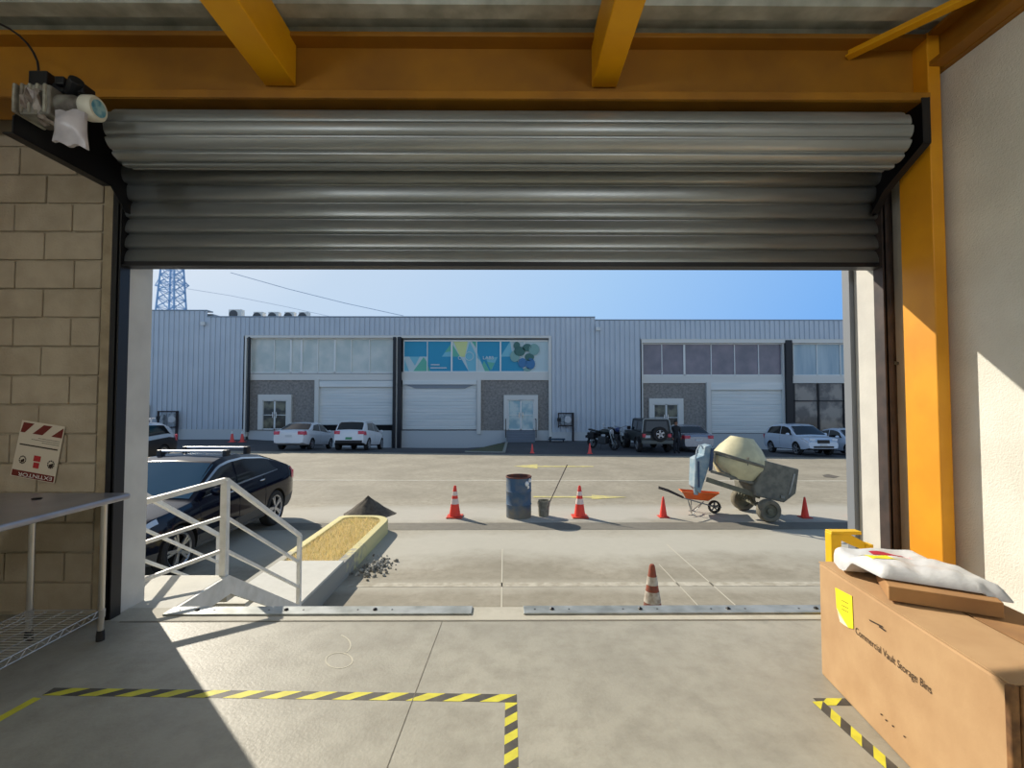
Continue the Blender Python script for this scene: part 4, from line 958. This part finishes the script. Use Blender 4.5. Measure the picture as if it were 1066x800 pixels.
LITE = mat('mirror_white', (226, 230, 234), .2, .3)
moto('black motorcycle with white mirrors parked by the ribbed wall', Vector((5.35, 26.9, 0)), R(-50), mat('tank_dark', (40, 48, 46), .3), LITE)
moto('dark blue motorcycle between the other motorcycle and the off-roader', Vector((6.55, 28.6, 0)), R(-75), mat('tank_blue', (44, 62, 110), .3), LITE)
# person between the cars
def person(p, face):
    t = thing('person', 'person in dark clothes standing between the off-road car and silver car', 'person', (p.x, p.y, gz(p.x, p.y)), face)
    V = [(0, 0, .94), (0, .01, 1.12), (0, .02, 1.32), (0, 0, 1.47), (0, -.01, 1.53), (0, -.02, 1.64), (0, -.01, 1.70)]
    Rd = [(.155, .11), (.14, .10), (.175, .11), (.085, .075), (.055, .055), (.085, .098), (.07, .08)]
    Ed = [(0, 1), (1, 2), (2, 3), (3, 4), (4, 5), (5, 6)]
    def chain(st, pts, rs):
        prev = st
        for q, r in zip(pts, rs): V.append(q); Rd.append(r if isinstance(r, tuple) else (r, r)); Ed.append((prev, len(V)-1)); prev = len(V)-1
        return prev
    for s in (-1, 1):
        chain(0, [(s*.10, 0, .86), (s*.11, -.015, .50), (s*.115, .01, .12), (s*.12, -.01, .05), (s*.13, -.16, .03)], [.09, .062, .045, .045, .035])
        h = chain(2, [(s*.17, .01, 1.40), (s*.21, .02, 1.36), (s*.255, .03, 1.10), (s*.25, -.05, .87), (s*.245, -.07, .79)], [.06, .055, .044, .032, .03])
        for k in range(4): chain(h, [(s*.24, -.10+.018*k, .745), (s*(.235), -.105+.02*k, .70+.006*abs(k-1.5))], [.010, .009])
        chain(h, [(s*.225, -.105, .77), (s*.215, -.12, .735)], [.011, .009])
    me = bpy.data.meshes.new('body'); me.from_pydata(V, Ed, []); o = bpy.data.objects.new('body', me); COL.objects.link(o)
    md = o.modifiers.new('skin', 'SKIN')
    for d, r in zip(me.skin_vertices[0].data, Rd): d.radius = r; d.use_root = False
    me.skin_vertices[0].data[0].use_root = True
    o.modifiers.new('sub', 'SUBSURF').levels = 2; o.modifiers['sub'].render_levels = 2
    bpy.context.view_layer.update()
    nm = bpy.data.meshes.new_from_object(o.evaluated_get(bpy.context.evaluated_depsgraph_get())); o.modifiers.clear(); o.data = nm; bpy.data.meshes.remove(me); nm.name = 'body'
    for m in (mat('dark_jacket', (26, 30, 36), .85), mat('skin_tone', (150, 108, 84), .6), mat('dark_trousers', (34, 38, 46), .85), mat('black_shoes', (16, 16, 18), .6)): nm.materials.append(m)
    for f in nm.polygons:
        f.use_smooth = True; c_ = f.center
        f.material_index = 1 if (c_.z > 1.50 or (abs(c_.x) > .19 and c_.z < .84)) else (3 if c_.z < .09 else (2 if c_.z < .93 else 0))
    o.parent = t
    b = MB(); b.ell((0, .012, 1.70), (.094, .108, .085), 16, 10); b.ell((0, .05, 1.66), (.088, .075, .10), 14, 8); b.build('hair', mat('black_hair', (18, 16, 16), .7), t, smooth=60, world=False)
    b = MB()
    for s in (-1, 1): b.ell((s*.032, -.107, 1.65), (.012, .006, .007), 8, 6)
    b.ell((0, -.105, 1.59), (.022, .006, .005), 8, 6); b.build('facial_features', DARK, t, world=False)
    b = MB(); b.ell((0, -.118, 1.62), (.012, .016, .02), 8, 6)
    for s in (-1, 1): b.ell((s*.089, 0, 1.63), (.01, .02, .03), 8, 6)
    b.build('nose_and_ears', MATS['skin_tone'], t, smooth=60, world=False)
person(Vector((8.97, 25.3, 0)), R(12))

# ------------------------------------------------------------------ the far halls
def corr(b, x0, x1, z0, z1, Y=FB, pitch=.34, d=.06):
    pts = []; x = x0
    while x < x1: pts += [(x, Y-d), (x+pitch*.66, Y-d), (x+pitch*.72, Y), (x+pitch*.94, Y)]; x += pitch
    pts = [(min(px, x1), py) for px, py in pts]+[(x1, Y)]
    b.grid([[Vector((px, py, z)) for z in (z0, z1)] for px, py in pts])
def BX(x, Y=FB): return atY(x, 417, Y).x
def BZ(y, Y=FB): return atY(530, y, Y).z
CLADM = mat('pale_grey_cladding', (198, 205, 211), .5, .05, col2=(190, 198, 205), scale=.6)
HALLM = mat('hall_panel', (160, 168, 174), .7); FRAMEM = mat('pale_facade_frame', (224, 221, 212), .7)
STONE = mat('stone_cladding', (158, 152, 144), .9, col2=(128, 123, 118), scale=7, bump=.5, bscale=18)
PLINTH = mat('painted_plinth', (202, 204, 202), .8); ROLLM = mat('pale_roller_steel', (232, 232, 226), .45, .1, col2=(218, 222, 218), scale=2, stretch=(.2, 1, 3))
WFR = mat('white_window_frame', (236, 236, 230), .5); FBLACK = mat('black_post_paint', (22, 24, 30), .5)
def fbox(b, px0, px1, py0, py1, Y0, Y1): b.box(BX(px0, Y0), BX(px1, Y0), Y0, Y1, BZ(py1, Y0), BZ(py0, Y0)); return b
YR = FB+.35
def hall(name, label, px0, px1, ptop, solids, band, plinth_y=447, wall_lo=467):
    t = thing(name, label, 'building', (BX((px0+px1)/2), FB, -1.4))
    x0, x1, zt = BX(px0), BX(px1), BZ(ptop)
    b = MB(); b.box(x0, x1, FB+.6, FB+30, -2.2, zt-.15); b.build('hall_body', HALLM, t)
    b = MB(); b.box(x0, x1, FB-.06, FB+.62, zt-.06, zt+.02); b.build('parapet_cap', mat('cap_flashing', (150, 162, 172), .5, .2), t)
    for (a, c_, y0, y1) in solids:
        b = MB(); corr(b, BX(a), BX(c_), BZ(y1), BZ(y0)); b.build('cladding', CLADM, t)
        if y1 >= 440: b = MB(); b.box(BX(a), BX(c_), FB-.05, FB+.3, -2.2, BZ(y1)); b.build('plinth', PLINTH, t)
    return t
def roller(t, px0, px1, py0, py1, box_y, gap=None):
    b = MB(); b.mi = 0; zt, zb_ = BZ(py0, YR), BZ(py1, YR); n = 14; pr = []
    for k in range(n):
        for f, dy in ((0, 0), (.15, -.012), (.85, -.012), (1, 0)): pr.append((YR-.02+dy, lerp(zt, zb_, (k+f)/n)))
    b.grid([[Vector((x, y, z)) for y, z in pr] for x in (BX(px0, YR), BX(px1, YR))]); r = b.build('roller_door', ROLLM, t)
    b = MB(); fbox(b, px0, px1, box_y[0], box_y[1], YR-.22, YR-.03); b.build('door_housing', ROLLM, r)
    b = MB(); fbox(b, px0, px1, py1, py1+.9, YR-.08, YR); b.build('bottom_bar', FBLACK, r)
    if gap: b = MB(); fbox(b, px0, px1, py1+.9, gap, YR-.01, YR+.04); b.build('shade_strip', DARK, t)  # solid dark strip standing in for the shade inside the opening
def windows(t, xs, y0, y1, panem, thick=()):
    b = MB()
    for x in xs: w = 1.9 if x in thick else .8; fbox(b, x-w/2, x+w/2, y0, y1, YR-.12, YR)
    fbox(b, xs[0], xs[-1], y0-1, y0+.6, YR-.12, YR); fbox(b, xs[0], xs[-1], y1-.8, y1+.4, YR-.12, YR); f = b.build('window_frame', WFR, t)
    for a, c_ in zip(xs, xs[1:]):
        b = MB(); fbox(b, a, c_, y0, y1, YR-.05, YR-.03); pm = panem(a) if callable(panem) else panem; b.build('pane', pm, f)
def entrance(t, px, sur, panes, panem, ytop, ybot):
    b = MB(); fbox(b, sur[0], sur[1], sur[2], ytop, YR-.25, YR+.05); fbox(b, sur[0], panes[0], ytop, ybot, YR-.25, YR+.05); fbox(b, panes[-1], sur[1], ytop, ybot, YR-.25, YR+.05); b.build('door_surround', FRAMEM, t)
    b = MB()
    for x in panes: fbox(b, x-.8, x+.8, ytop, ybot, YR-.2, YR-.1)
    fbox(b, panes[0], panes[-1], ytop-.6, ytop+.8, YR-.2, YR-.1); fbox(b, panes[0], panes[-1], (ytop+ybot)/2-.3, (ytop+ybot)/2+.3, YR-.2, YR-.1); fbox(b, panes[0], panes[-1], ybot-1.2, ybot, YR-.2, YR-.1); f = b.build('entrance_door', WFR, t)
    for a, c_ in zip(panes, panes[1:]): b = MB(); fbox(b, a, c_, ytop, ybot, YR-.16, YR-.14); b.build('pane', panem, f)
    b = MB(); fbox(b, panes[1]-2.2, panes[1]-1.6, (ytop+ybot)/2-3, (ytop+ybot)/2+3, YR-.25, YR-.2); fbox(b, panes[1]+1.6, panes[1]+2.2, (ytop+ybot)/2-3, (ytop+ybot)/2+3, YR-.25, YR-.2); b.build('handle', CHROME, f)
def part(t, name, m, *boxes):
    b = MB()
    for q in boxes: fbox(b, *q)
    return b.build(name, m, t)
LINED = mat('blind_glass', (216, 218, 208), .25, col2=(190, 200, 192), scale=1.2, spec=.6)
DOORG = mat('dark_door_glass', (40, 46, 44), .15, col2=(120, 118, 96), scale=1.6, lo=.45, hi=.62)
# neighbouring hall at left edge
t = hall('warehouse_building', 'grey hall at the left end, with the taller parapet', 60, 214, 323.5, [(60, 214, 324, 447)], None)
part(t, 'corner_post', FBLACK, (150, 153.5, 422, 452, FB-.3, FB-.1))
# middle hall
t = hall('warehouse_building', 'long grey hall with blue banner windows facing the yard', 214, 620, 330, [(214, 254.5, 330.5, 447), (574, 620, 330.5, 450), (254.5, 574, 330.5, 349.5)], None)
part(t, 'facade_frame', FRAMEM, (254, 574, 349.5, 352, FB-.05, YR), (252.5, 255.5, 350, 455, FB-.06, YR), (571.5, 574.5, 350, 455, FB-.06, YR))
part(t, 'downpipe', FBLACK, (257, 259, 351, 450, FB-.08, FB+.05))
part(t, 'downpipe', FBLACK, (408.6, 411.6, 351, 467, FB-.12, YR)); part(t, 'downpipe', FBLACK, (413.4, 417, 351, 467, FB-.12, YR)); part(t, 'downpipe_backing', FRAMEM, (411.4, 413.6, 351, 467, FB, YR))
part(t, 'spandrel', FRAMEM, (259, 409, 389.5, 396, YR-.15, YR), ); part(t, 'spandrel', FRAMEM, (417, 572, 387.5, 396, YR-.15, YR))
windows(t, [260, 284.5, 302, 313, 330, 348, 365, 384, 410], 353, 388.5, LINED, (302, 313, 348))
part(t, 'stone_panel', STONE, (259, 327.5, 395.5, 452, YR-.05, YR+.1)); part(t, 'pillar', FRAMEM, (327.2, 331.5, 395, 452, YR-.25, YR)); part(t, 'plinth', PLINTH, (259, 408, 448.5, 472, YR-.1, YR+.2))
entrance(t, 286, (268.5, 303, 411), (273.5, 286, 298.5), DOORG, 417, 447.5)
roller(t, 332, 409, 397, 442.5, (396.5, 403), 448.5)
part(t, 'stone_panel', STONE, (500, 571.5, 395.5, 452, YR-.05, YR+.1)); part(t, 'pillar', FRAMEM, (496.3, 500.5, 395, 452, YR-.25, YR)); part(t, 'plinth', PLINTH, (417, 572, 448.5, 472, YR-.1, YR+.2))
roller(t, 419, 496, 398, 447.5, (396, 400.5), 448.6)
b = MB(); b.prism([atY(x, y, YR-.12) for x, y in ((420, 400), (495, 400), (484, 404.5), (432, 404.5))], (0, .1, 0)); b.build('shutter_canopy', mat('canopy_grey', (140, 148, 156), .6), t)  # grey tapered piece below the shutter housing
DG2 = mat('posted_door_glass', (150, 188, 196), .2, col2=(206, 220, 216), scale=1.8, lo=.4, hi=.6)
entrance(t, 542, (524.5, 560, 411.5), (529, 542.2, 555.5), DG2, 416.5, 448)
st = MB()
for k in range(4): fbox(st, 527.5, 557, 448.5+2.9*k, 460+2, YR-.35-.3*k, YR-.05-.3*k)
st.build('door_steps', mat('step_concrete', (120, 126, 134), .85), t)
for px in (526.5, 558): part(t, 'step_railing', FBLACK, (px-.4, px+.4, 437, 456, FB-.7, FB-.65), (px-.4, px+.4, 436.5, 437.5, FB-.9, FB-.05))
# banner windows
AZ = mat('banner_blue', (24, 150, 186), .4); AZ2 = mat('banner_cyan', (120, 192, 208), .4); GRN = mat('banner_green', (96, 184, 158), .4); LIME = mat('banner_lime', (214, 222, 150), .4); PALE = mat('banner_pale', (196, 214, 214), .4)
bx = [420, 444.5, 470, 496, 521, 546, 571]; by0, by1 = 355.5, 387
b = MB()
for x in bx: w = 1.6 if x in (470, 521) else .8; fbox(b, x-w/2, x+w/2, by0, by1, YR-.14, YR)
fbox(b, 420, 571, by0-1.2, by0+.2, YR-.14, YR); fbox(b, 420, 571, by1-.3, by1+.8, YR-.14, YR); f = b.build('window_frame', WFR, t)
def tri(b, mi, pts, e=.0): b.mi = mi; b.poly([atY(x, y, YR-.06-e) for x, y in pts])
ban = {0: [(0, [(420, 355.5), (444.5, 355.5), (444.5, 371.5), (420, 371.5)]), (4, [(420, 371.5), (444.5, 371.5), (444.5, 387), (420, 387)]), (1, [(420, 371.5), (426, 387), (420, 387)]), (2, [(430, 387), (441, 372), (444.5, 377), (444.5, 387)]), (1, [(426, 371.5), (437, 371.5), (432, 381)])],
 1: [(0, [(444.5, 355.5), (470, 355.5), (470, 387), (444.5, 387)]), (1, [(460, 371.5), (469.5, 358), (470, 371.5)]), (2, [(463, 367), (469.5, 358), (470, 366)]), (2, [(444.5, 378), (448, 387), (444.5, 387)])],
 2: [(4, [(470, 355.5), (496, 355.5), (496, 387), (470, 387)]), (3, [(472, 355.5), (487, 355.5), (484, 372), (479, 371.5)]), (2, [(470, 357), (479, 371.5), (470, 371.5)]), (0, [(470, 371.5), (479, 371.5), (488, 387), (470, 387)]), (1, [(484, 372), (489, 356), (496, 370), (496, 387), (488, 387)]), (2, [(491, 355.5), (496, 355.5), (496, 363)])],
 3: [(0, [(496, 355.5), (521, 355.5), (521, 387), (496, 387)]), (1, [(496, 365), (505, 387), (496, 387)]), (4, [(496, 372), (500, 376), (505, 387), (496, 387)]), (2, [(504, 376), (510, 387), (505, 387), (502, 380)]), (1, [(505, 372), (518, 372), (512, 385)]), (2, [(507, 377), (515, 378), (511, 386)])],
 4: [(4, [(521, 355.5), (546, 355.5), (546, 387), (521, 387)]), (0, [(521, 355.5), (531, 355.5), (521, 371.5)]), (1, [(531, 355.5), (534, 371.5), (521, 371.5)]), (0, [(521, 371.5), (535, 371.5), (546, 386), (546, 387), (521, 387)])],
 5: [(4, [(546, 355.5), (571, 355.5), (571, 387), (546, 387)])]}
for k in range(6):
    b = MB()
    for i, (mi, pts) in enumerate(ban[k]): tri(b, mi, pts, .004*i)
    b.build('pane', [AZ, AZ2, GRN, LIME, PALE], f)
b = MB(); b.mi = 0
for mi, x, y, rx, ry in ((0, 541, 366, 6, 5), (1, 536, 371, 5, 6), (0, 549, 362, 5, 4), (1, 556, 364, 5.5, 6), (0, 551, 372, 5, 4), (2, 544, 378, 4.5, 5), (2, 552, 379, 5, 6), (1, 549, 385, 4, 2), (0, 538, 360, 3.5, 4)):
    b.mi = mi; b.poly([atY(x+rx*math.cos(2*math.pi*q/14), y+ry*math.sin(2*math.pi*q/14), YR-.16) for q in range(14)])
b.build('banner_shapes', [mat('banner_dark_green', (64, 112, 104), .5), mat('banner_sage', (130, 172, 164), .5), mat('banner_steel_blue', (62, 122, 168), .5)], f)
Mx = Matrix(((1, 0, 0, 0), (0, 0, -1, 0), (0, 1, 0, 0), (0, 0, 0, 1)))
def btext(s, px, py, size, w):
    M = Mx.copy(); M.translation = atY(px, py, YR-.15); return add_text(s, size, M, 'lettering', WHITEINK, f, width=w)
btext('C', 476.5, 374.5, .33, .22); btext('LABS', 502.5, 374.2, .30, .72)
b = MB(); c0 = atY(488.5, 371, YR-.15); n = 28
for k in range(n):
    a, a2 = 2*math.pi*k/n, 2*math.pi*(k+1)/n
    b.poly([c0+Vector((r*math.cos(q), 0, r*math.sin(q))) for r, q in ((.30, a), (.30, a2), (.27, a2), (.27, a))])
b.build('emblem', WHITEINK, f)
b = MB()
for x0, x1, y in ((448.5, 458, 379.3), (448, 465, 382.6)): 
    x = x0
    while x < x1-.5: fbox(b, x, x+.7, y, y+1.3, YR-.155, YR-.15); x += 1.0
b.build('small_lettering', WHITEINK, f)
# right hall, set a little lower
t = hall('warehouse_building', 'grey hall at right with purple tinted upper windows', 620, 960, 333, [(620, 668, 333.5, 450), (668, 960, 333.5, 353)], None)
part(t, 'facade_frame', FRAMEM, (667, 960, 353, 357, FB-.05, YR), (667, 669.5, 353, 470, FB-.06, YR))
PUR = mat('purple_tinted_glass', (136, 124, 132), .12, col2=(108, 104, 112), scale=.9, spec=.7); BLU = mat('blue_tinted_glass', (140, 166, 180), .12, col2=(176, 194, 200), scale=.7, stretch=(3, 1, .3), spec=.7)
windows(t, [669.5, 689.5, 713, 741, 765.5, 790.5, 816], 358, 391, PUR, (713,))
windows(t, [827, 851.5, 876, 900], 358, 391, BLU)
part(t, 'spandrel', FRAMEM, (669, 960, 391, 399, YR-.15, YR))
part(t, 'stone_panel', STONE, (669, 736.5, 398.5, 452, YR-.05, YR+.1)); part(t, 'pillar', FRAMEM, (736, 740.5, 398, 455, YR-.25, YR)); part(t, 'pillar', FRAMEM, (815.5, 819.5, 354, 455, YR-.25, YR)); part(t, 'downpipe', FBLACK, (819.3, 826, 354, 455, FB-.12, YR)); part(t, 'plinth', PLINTH, (669, 960, 452, 482, YR-.1, YR+.2))
entrance(t, 693, (676, 711.5, 415), (680.5, 693.5, 706), DOORG, 421, 449)
roller(t, 740.5, 815.5, 400, 451.5, (398.5, 406), 452.6)
DSG = mat('dark_shopfront_glass', (84, 78, 74), .12, col2=(150, 140, 128), scale=1.1, lo=.45, hi=.6, spec=.7)
b = MB()
for x in (827, 852.5, 879, 905): fbox(b, x-.8, x+.8, 399, 452, YR-.14, YR)
fbox(b, 826, 905, 417, 418.2, YR-.14, YR); fbox(b, 826, 905, 398.5, 399.5, YR-.14, YR); f = b.build('shopfront_frame', FBLACK, t)
for a, c_ in zip((827, 852.5, 879), (852.5, 879, 905)):
    for y0, y1 in ((399, 417), (418, 452)): b = MB(); fbox(b, a, c_, y0, y1, YR-.06, YR-.04); b.build('pane', DSG, f)
part(t, 'facade_wall', CLADM, (905, 960, 399, 452, YR-.1, YR))
# lamps on the parapets
for k, (x, y, lab) in enumerate(((213, 337.5, 'small white floodlight under the parapet step above the meter cabinet'), (622, 343, 'small white floodlight under the parapet step above the motorcycles'))):
    t = thing('flood_lamp', lab, 'lamp', atY(x, y, FB-.06), 0, 'facade floodlights')
    b = MB(); b.box(-.14, .14, -.24, -.10, -.12, .12); b.build('lamp_head', WHITEP, t, bevel=.02, world=False); b = MB(); b.box(-.03, .03, -.12, .06, -.03, .03); b.build('bracket', GALV, t, world=False)
# meter cabinets
for k, (x0, x1, y0, y1, xp, yb, lab) in enumerate(((166, 182, 429, 445, 184, 458, 'meter rack with white box on the far wall behind the navy car'), (583, 594, 431, 443.5, 596.5, 459.5, 'meter rack with round dial on the wall right of the blue glass doors'))):
    Y = FB-.35; p = atY(xp, yb, Y); t = thing('meter_rack', lab, 'meter rack', p, 0, 'wall meter racks')
    rm = mat('rusty_brown_paint', (52, 44, 46), .7)
    gy = gz(p.x, Y); b = MB(); fbox(b, xp-1, xp+1, y0-1, yb, Y, Y+.12); b.box(BX(xp-1, Y), BX(xp+1, Y), Y, Y+.12, min(gy, BZ(yb, Y))-.02, BZ(yb, Y)+.01); b.build('post', rm, t)
    b = MB(); fbox(b, x0-2, xp+1, y0-1, y0+.3, Y, Y+.12); fbox(b, x0-2, x0-1, y0, y1+2, Y, Y+.12); fbox(b, x0-1, xp, y1-.5, y1+.5, Y, Y+.12); b.build('frame', rm, t)
    b = MB(); fbox(b, x0+1, x0+4, y0+3, y1-1, Y-.1, Y+.1); fbox(b, x1-6, x1, y0+1.5, y1-1.5, Y-.15, Y+.1); b.build('meter_box', mat('pale_box', (170, 176, 178), .6, col2=(120, 126, 130), scale=5), t)
    b = MB(); b.lathe([(.24, 0), (.24, .06), (.2, .08)], atY(x1-3, (y0+y1)/2, Y-.15), (0, -1, 0), 20); b.build('dial', mat('dial_white', (196, 196, 196), .4), t)
    b = MB(); fbox(b, x0-3, x0+.5, y0+4.5, y0+8, Y-.05, Y+.1); b.build('valve', BLACK, t)
b = MB(); q0, q1 = atY(571, 457.5, FB-.8), atY(588, 457.5, FB-.8); b.bar(q0, q1, .4, .08)
t = thing('bench', 'low dark bench against the wall beside the meter rack with dial', 'bench', (q0+q1)/2); b.build('seat', mat('bench_dark', (44, 66, 84), .6), t)
for q in (q0.lerp(q1, .1), q0.lerp(q1, .9)): b = MB(); b.bar(q, (q.x, q.y, gz(q.x, q.y)), .3, .06, (1, 0, 0)); b.build('leg', BLACK, t)
# air conditioners on the roof
for k, (x0, x1, y0, y1) in enumerate(((236, 249.5, 322.5, 330), (262, 272, 325, 331), (277.5, 288.5, 325, 331), (294.5, 304.5, 325, 331), (309.5, 319.5, 325, 331))):
    Y = FB+3.2; X0, X1 = BX(x0, Y), BX(x1, Y); zt_ = BZ(y0, Y); zb_ = BZ(330)-.148
    lab = ('largest roof air conditioner, leftmost of the row', 'second air conditioner from the left of the roof row', 'third air conditioner from the left of the roof row', 'fourth air conditioner from the left of the roof row', 'last air conditioner at the right end of the roof row')[k]
    t = thing('air_conditioner', lab, 'air conditioner', ((X0+X1)/2, Y+.25, zb_), 0, 'roof air conditioners')
    b = MB(); b.box(X0, X1, Y, Y+.45, zb_, zt_); b.build('casing', mat('ac_casing', (226, 224, 216), .6), t, bevel=.02)
    rr_ = min(.32, (zt_-BZ(330, Y))*.9); b = MB(); b.lathe([(rr_, 0), (rr_, .02), (rr_*.3, .03)], (lerp(X0, X1, .38), Y, zt_-rr_-.06), (0, -1, 0), 20); b.build('fan_grille', mat('fan_grey', (84, 86, 88), .7), t)
# pylon and wires
PY = 130.0; PXc = atY(176.5, 400, PY).x; t = thing('transmission_tower', 'bluish lattice electricity tower rising behind the far hall', 'pylon', (PXc, PY, -1.6))
PYM = mat('hazy_blue_steel', (150, 182, 212), .6)  # distance haze painted into the steel's colour
def hw(z): return max(.3, 3.9-.052*(z+1.6))
b = MB(); corners = ((-1, -1), (1, -1), (1, 1), (-1, 1)); zz = -1.6; lev = []
while zz < 66: lev.append(zz); zz += max(1.6, hw(zz)*1.0)
C_ = lambda z, s: Vector((PXc+s[0]*hw(z), PY+s[1]*hw(z), z))
for s in corners: b.bar(C_(-1.6, s), C_(66, s), .34, .34, (1, 0, 0))
b.build('legs', PYM, t); b = MB()
for z0, z1 in zip(lev, lev[1:]):
    for k in range(4):
        s, s2 = corners[k], corners[(k+1) % 4]; b.bar(C_(z0, s), C_(z1, s2), .16, .16); b.bar(C_(z0, s2), C_(z1, s), .16, .16); b.bar(C_(z1, s), C_(z1, s2), .14, .14)
b.build('lattice', PYM, t); 
for z in (33, 45, 57):
    b = MB()
    for sx in (-1, 1):
        tip = Vector((PXc+sx*(hw(z)+2.6), PY, z+.3))
        for sy in (-1, 1): b.bar(C_(z, (sx, sy)), tip, .2, .2); b.bar(C_(z+2, (sx, sy)), tip, .16, .16)
    b.build('cross_arm', PYM, t)
WIRE = mat('wire_grey', (150, 172, 196), .6)
for k, (pts, r, lab) in enumerate((([(240, 284), (300, 301), (360, 316), (420, 329)], .035, 'thick overhead wire sloping down towards the hall roof'), ([(190, 300), (240, 308), (300, 320), (345, 330)], .02, 'faint thin overhead wire nearest the lattice tower'))):
    b = MB(); b.tube([atY(x, y, 62) for x, y in pts], r, 6); tag(b.build('overhead_wire', WIRE), lab, 'wire', 'overhead wires')

# ------------------------------------------------------------------ sky, sun, camera
LAMPW = 64.0
SUN = Vector((-1.05, 1.0, .98)).normalized()
w = bpy.data.worlds.new('World'); SC.world = w; w.use_nodes = True; nt = w.node_tree; N, L = nt.nodes, nt.links
bg = N['Background']; tc = N.new('ShaderNodeTexCoord')
dp = N.new('ShaderNodeVectorMath'); dp.operation = 'DOT_PRODUCT'; L.new(tc.outputs['Generated'], dp.inputs[0]); dp.inputs[1].default_value = SUN
r1 = N.new('ShaderNodeValToRGB'); cr = r1.color_ramp
mr = N.new('ShaderNodeMapRange'); mr.inputs[1].default_value = -1; mr.inputs[2].default_value = 1; L.new(dp.outputs['Value'], mr.inputs[0]); L.new(mr.outputs[0], r1.inputs[0])
cr.elements[0].position = 0; cr.elements[0].color = rgb(190, 212, 238); cr.elements[1].position = 1; cr.elements[1].color = (1.6, 1.6, 1.6, 1)
for pos, c in ((.38, (178, 206, 240)), (.60, (122, 178, 243)), (.78, (166, 204, 244)), (.93, (198, 218, 240)), (.98, (228, 236, 246))): e = cr.elements.new(pos); e.color = rgb(*c)
sx = N.new('ShaderNodeSeparateXYZ'); L.new(tc.outputs['Generated'], sx.inputs[0])
r2 = N.new('ShaderNodeValToRGB'); ce = r2.color_ramp; L.new(sx.outputs[2], r2.inputs[0])          # darker towards the zenith
ce.elements[0].position = .30; ce.elements[0].color = (1, 1, 1, 1); ce.elements[1].position = .75; ce.elements[1].color = (.34, .34, .36, 1)
mm = N.new('ShaderNodeMix'); mm.data_type = 'RGBA'; mm.blend_type = 'MULTIPLY'; mm.inputs[0].default_value = 1; L.new(r1.outputs[0], mm.inputs[6]); L.new(r2.outputs[0], mm.inputs[7])
L.new(mm.outputs[2], bg.inputs['Color']); bg.inputs['Strength'].default_value = 1.0
sl = bpy.data.lights.new('sun', 'SUN'); sl.energy = 5.8; sl.angle = R(.53); sl.color = (1, .91, .77)
so = bpy.data.objects.new('sun', sl); COL.objects.link(so); so.rotation_euler = SUN.to_track_quat('Z', 'Y').to_euler()
# added fill lamps, hung behind the viewer to brighten the interior
for k, (x, y) in enumerate(((-2.3, -1.6), (1.4, -1.6), (-2.3, -5.2), (1.4, -5.2))):
    t = thing('fill_lamp', 'added fill lamp hanging from the hall ceiling behind the viewer', 'lamp', (x, y, 3.8), 0, 'added fill lamps')
    b = MB(); b.lathe([(.008, -.55), (.008, 0)], n=8); b.lathe([(.09, -.57), (.11, -.5), (.03, -.45)], n=20); b.build('stem', BLACK, t, world=False)
    pl = bpy.data.lights.new('globe', 'POINT'); pl.energy = LAMPW; pl.shadow_soft_size = .22; pl.color = (.90, .95, 1)
    po = bpy.data.objects.new('fill_light', pl); COL.objects.link(po); po.location = (x, y, 3.0)
cd = bpy.data.cameras.new('camera'); cd.sensor_width = 36; cd.sensor_fit = 'HORIZONTAL'; cd.lens = F*36/1066; cd.clip_end = 600; cd.clip_start = .05
co = bpy.data.objects.new('camera', cd); COL.objects.link(co); co.location = CAM; co.rotation_euler = (math.pi/2+PITCH, 0, -YAW); SC.camera = co
vs = SC.view_settings; vs.view_transform = 'Standard'; vs.look = 'None'; vs.gamma = 1; vs.use_curve_mapping = False; vs.exposure = 0
try: SC.cycles.max_bounces = 10; SC.cycles.diffuse_bounces = 6
except Exception: pass
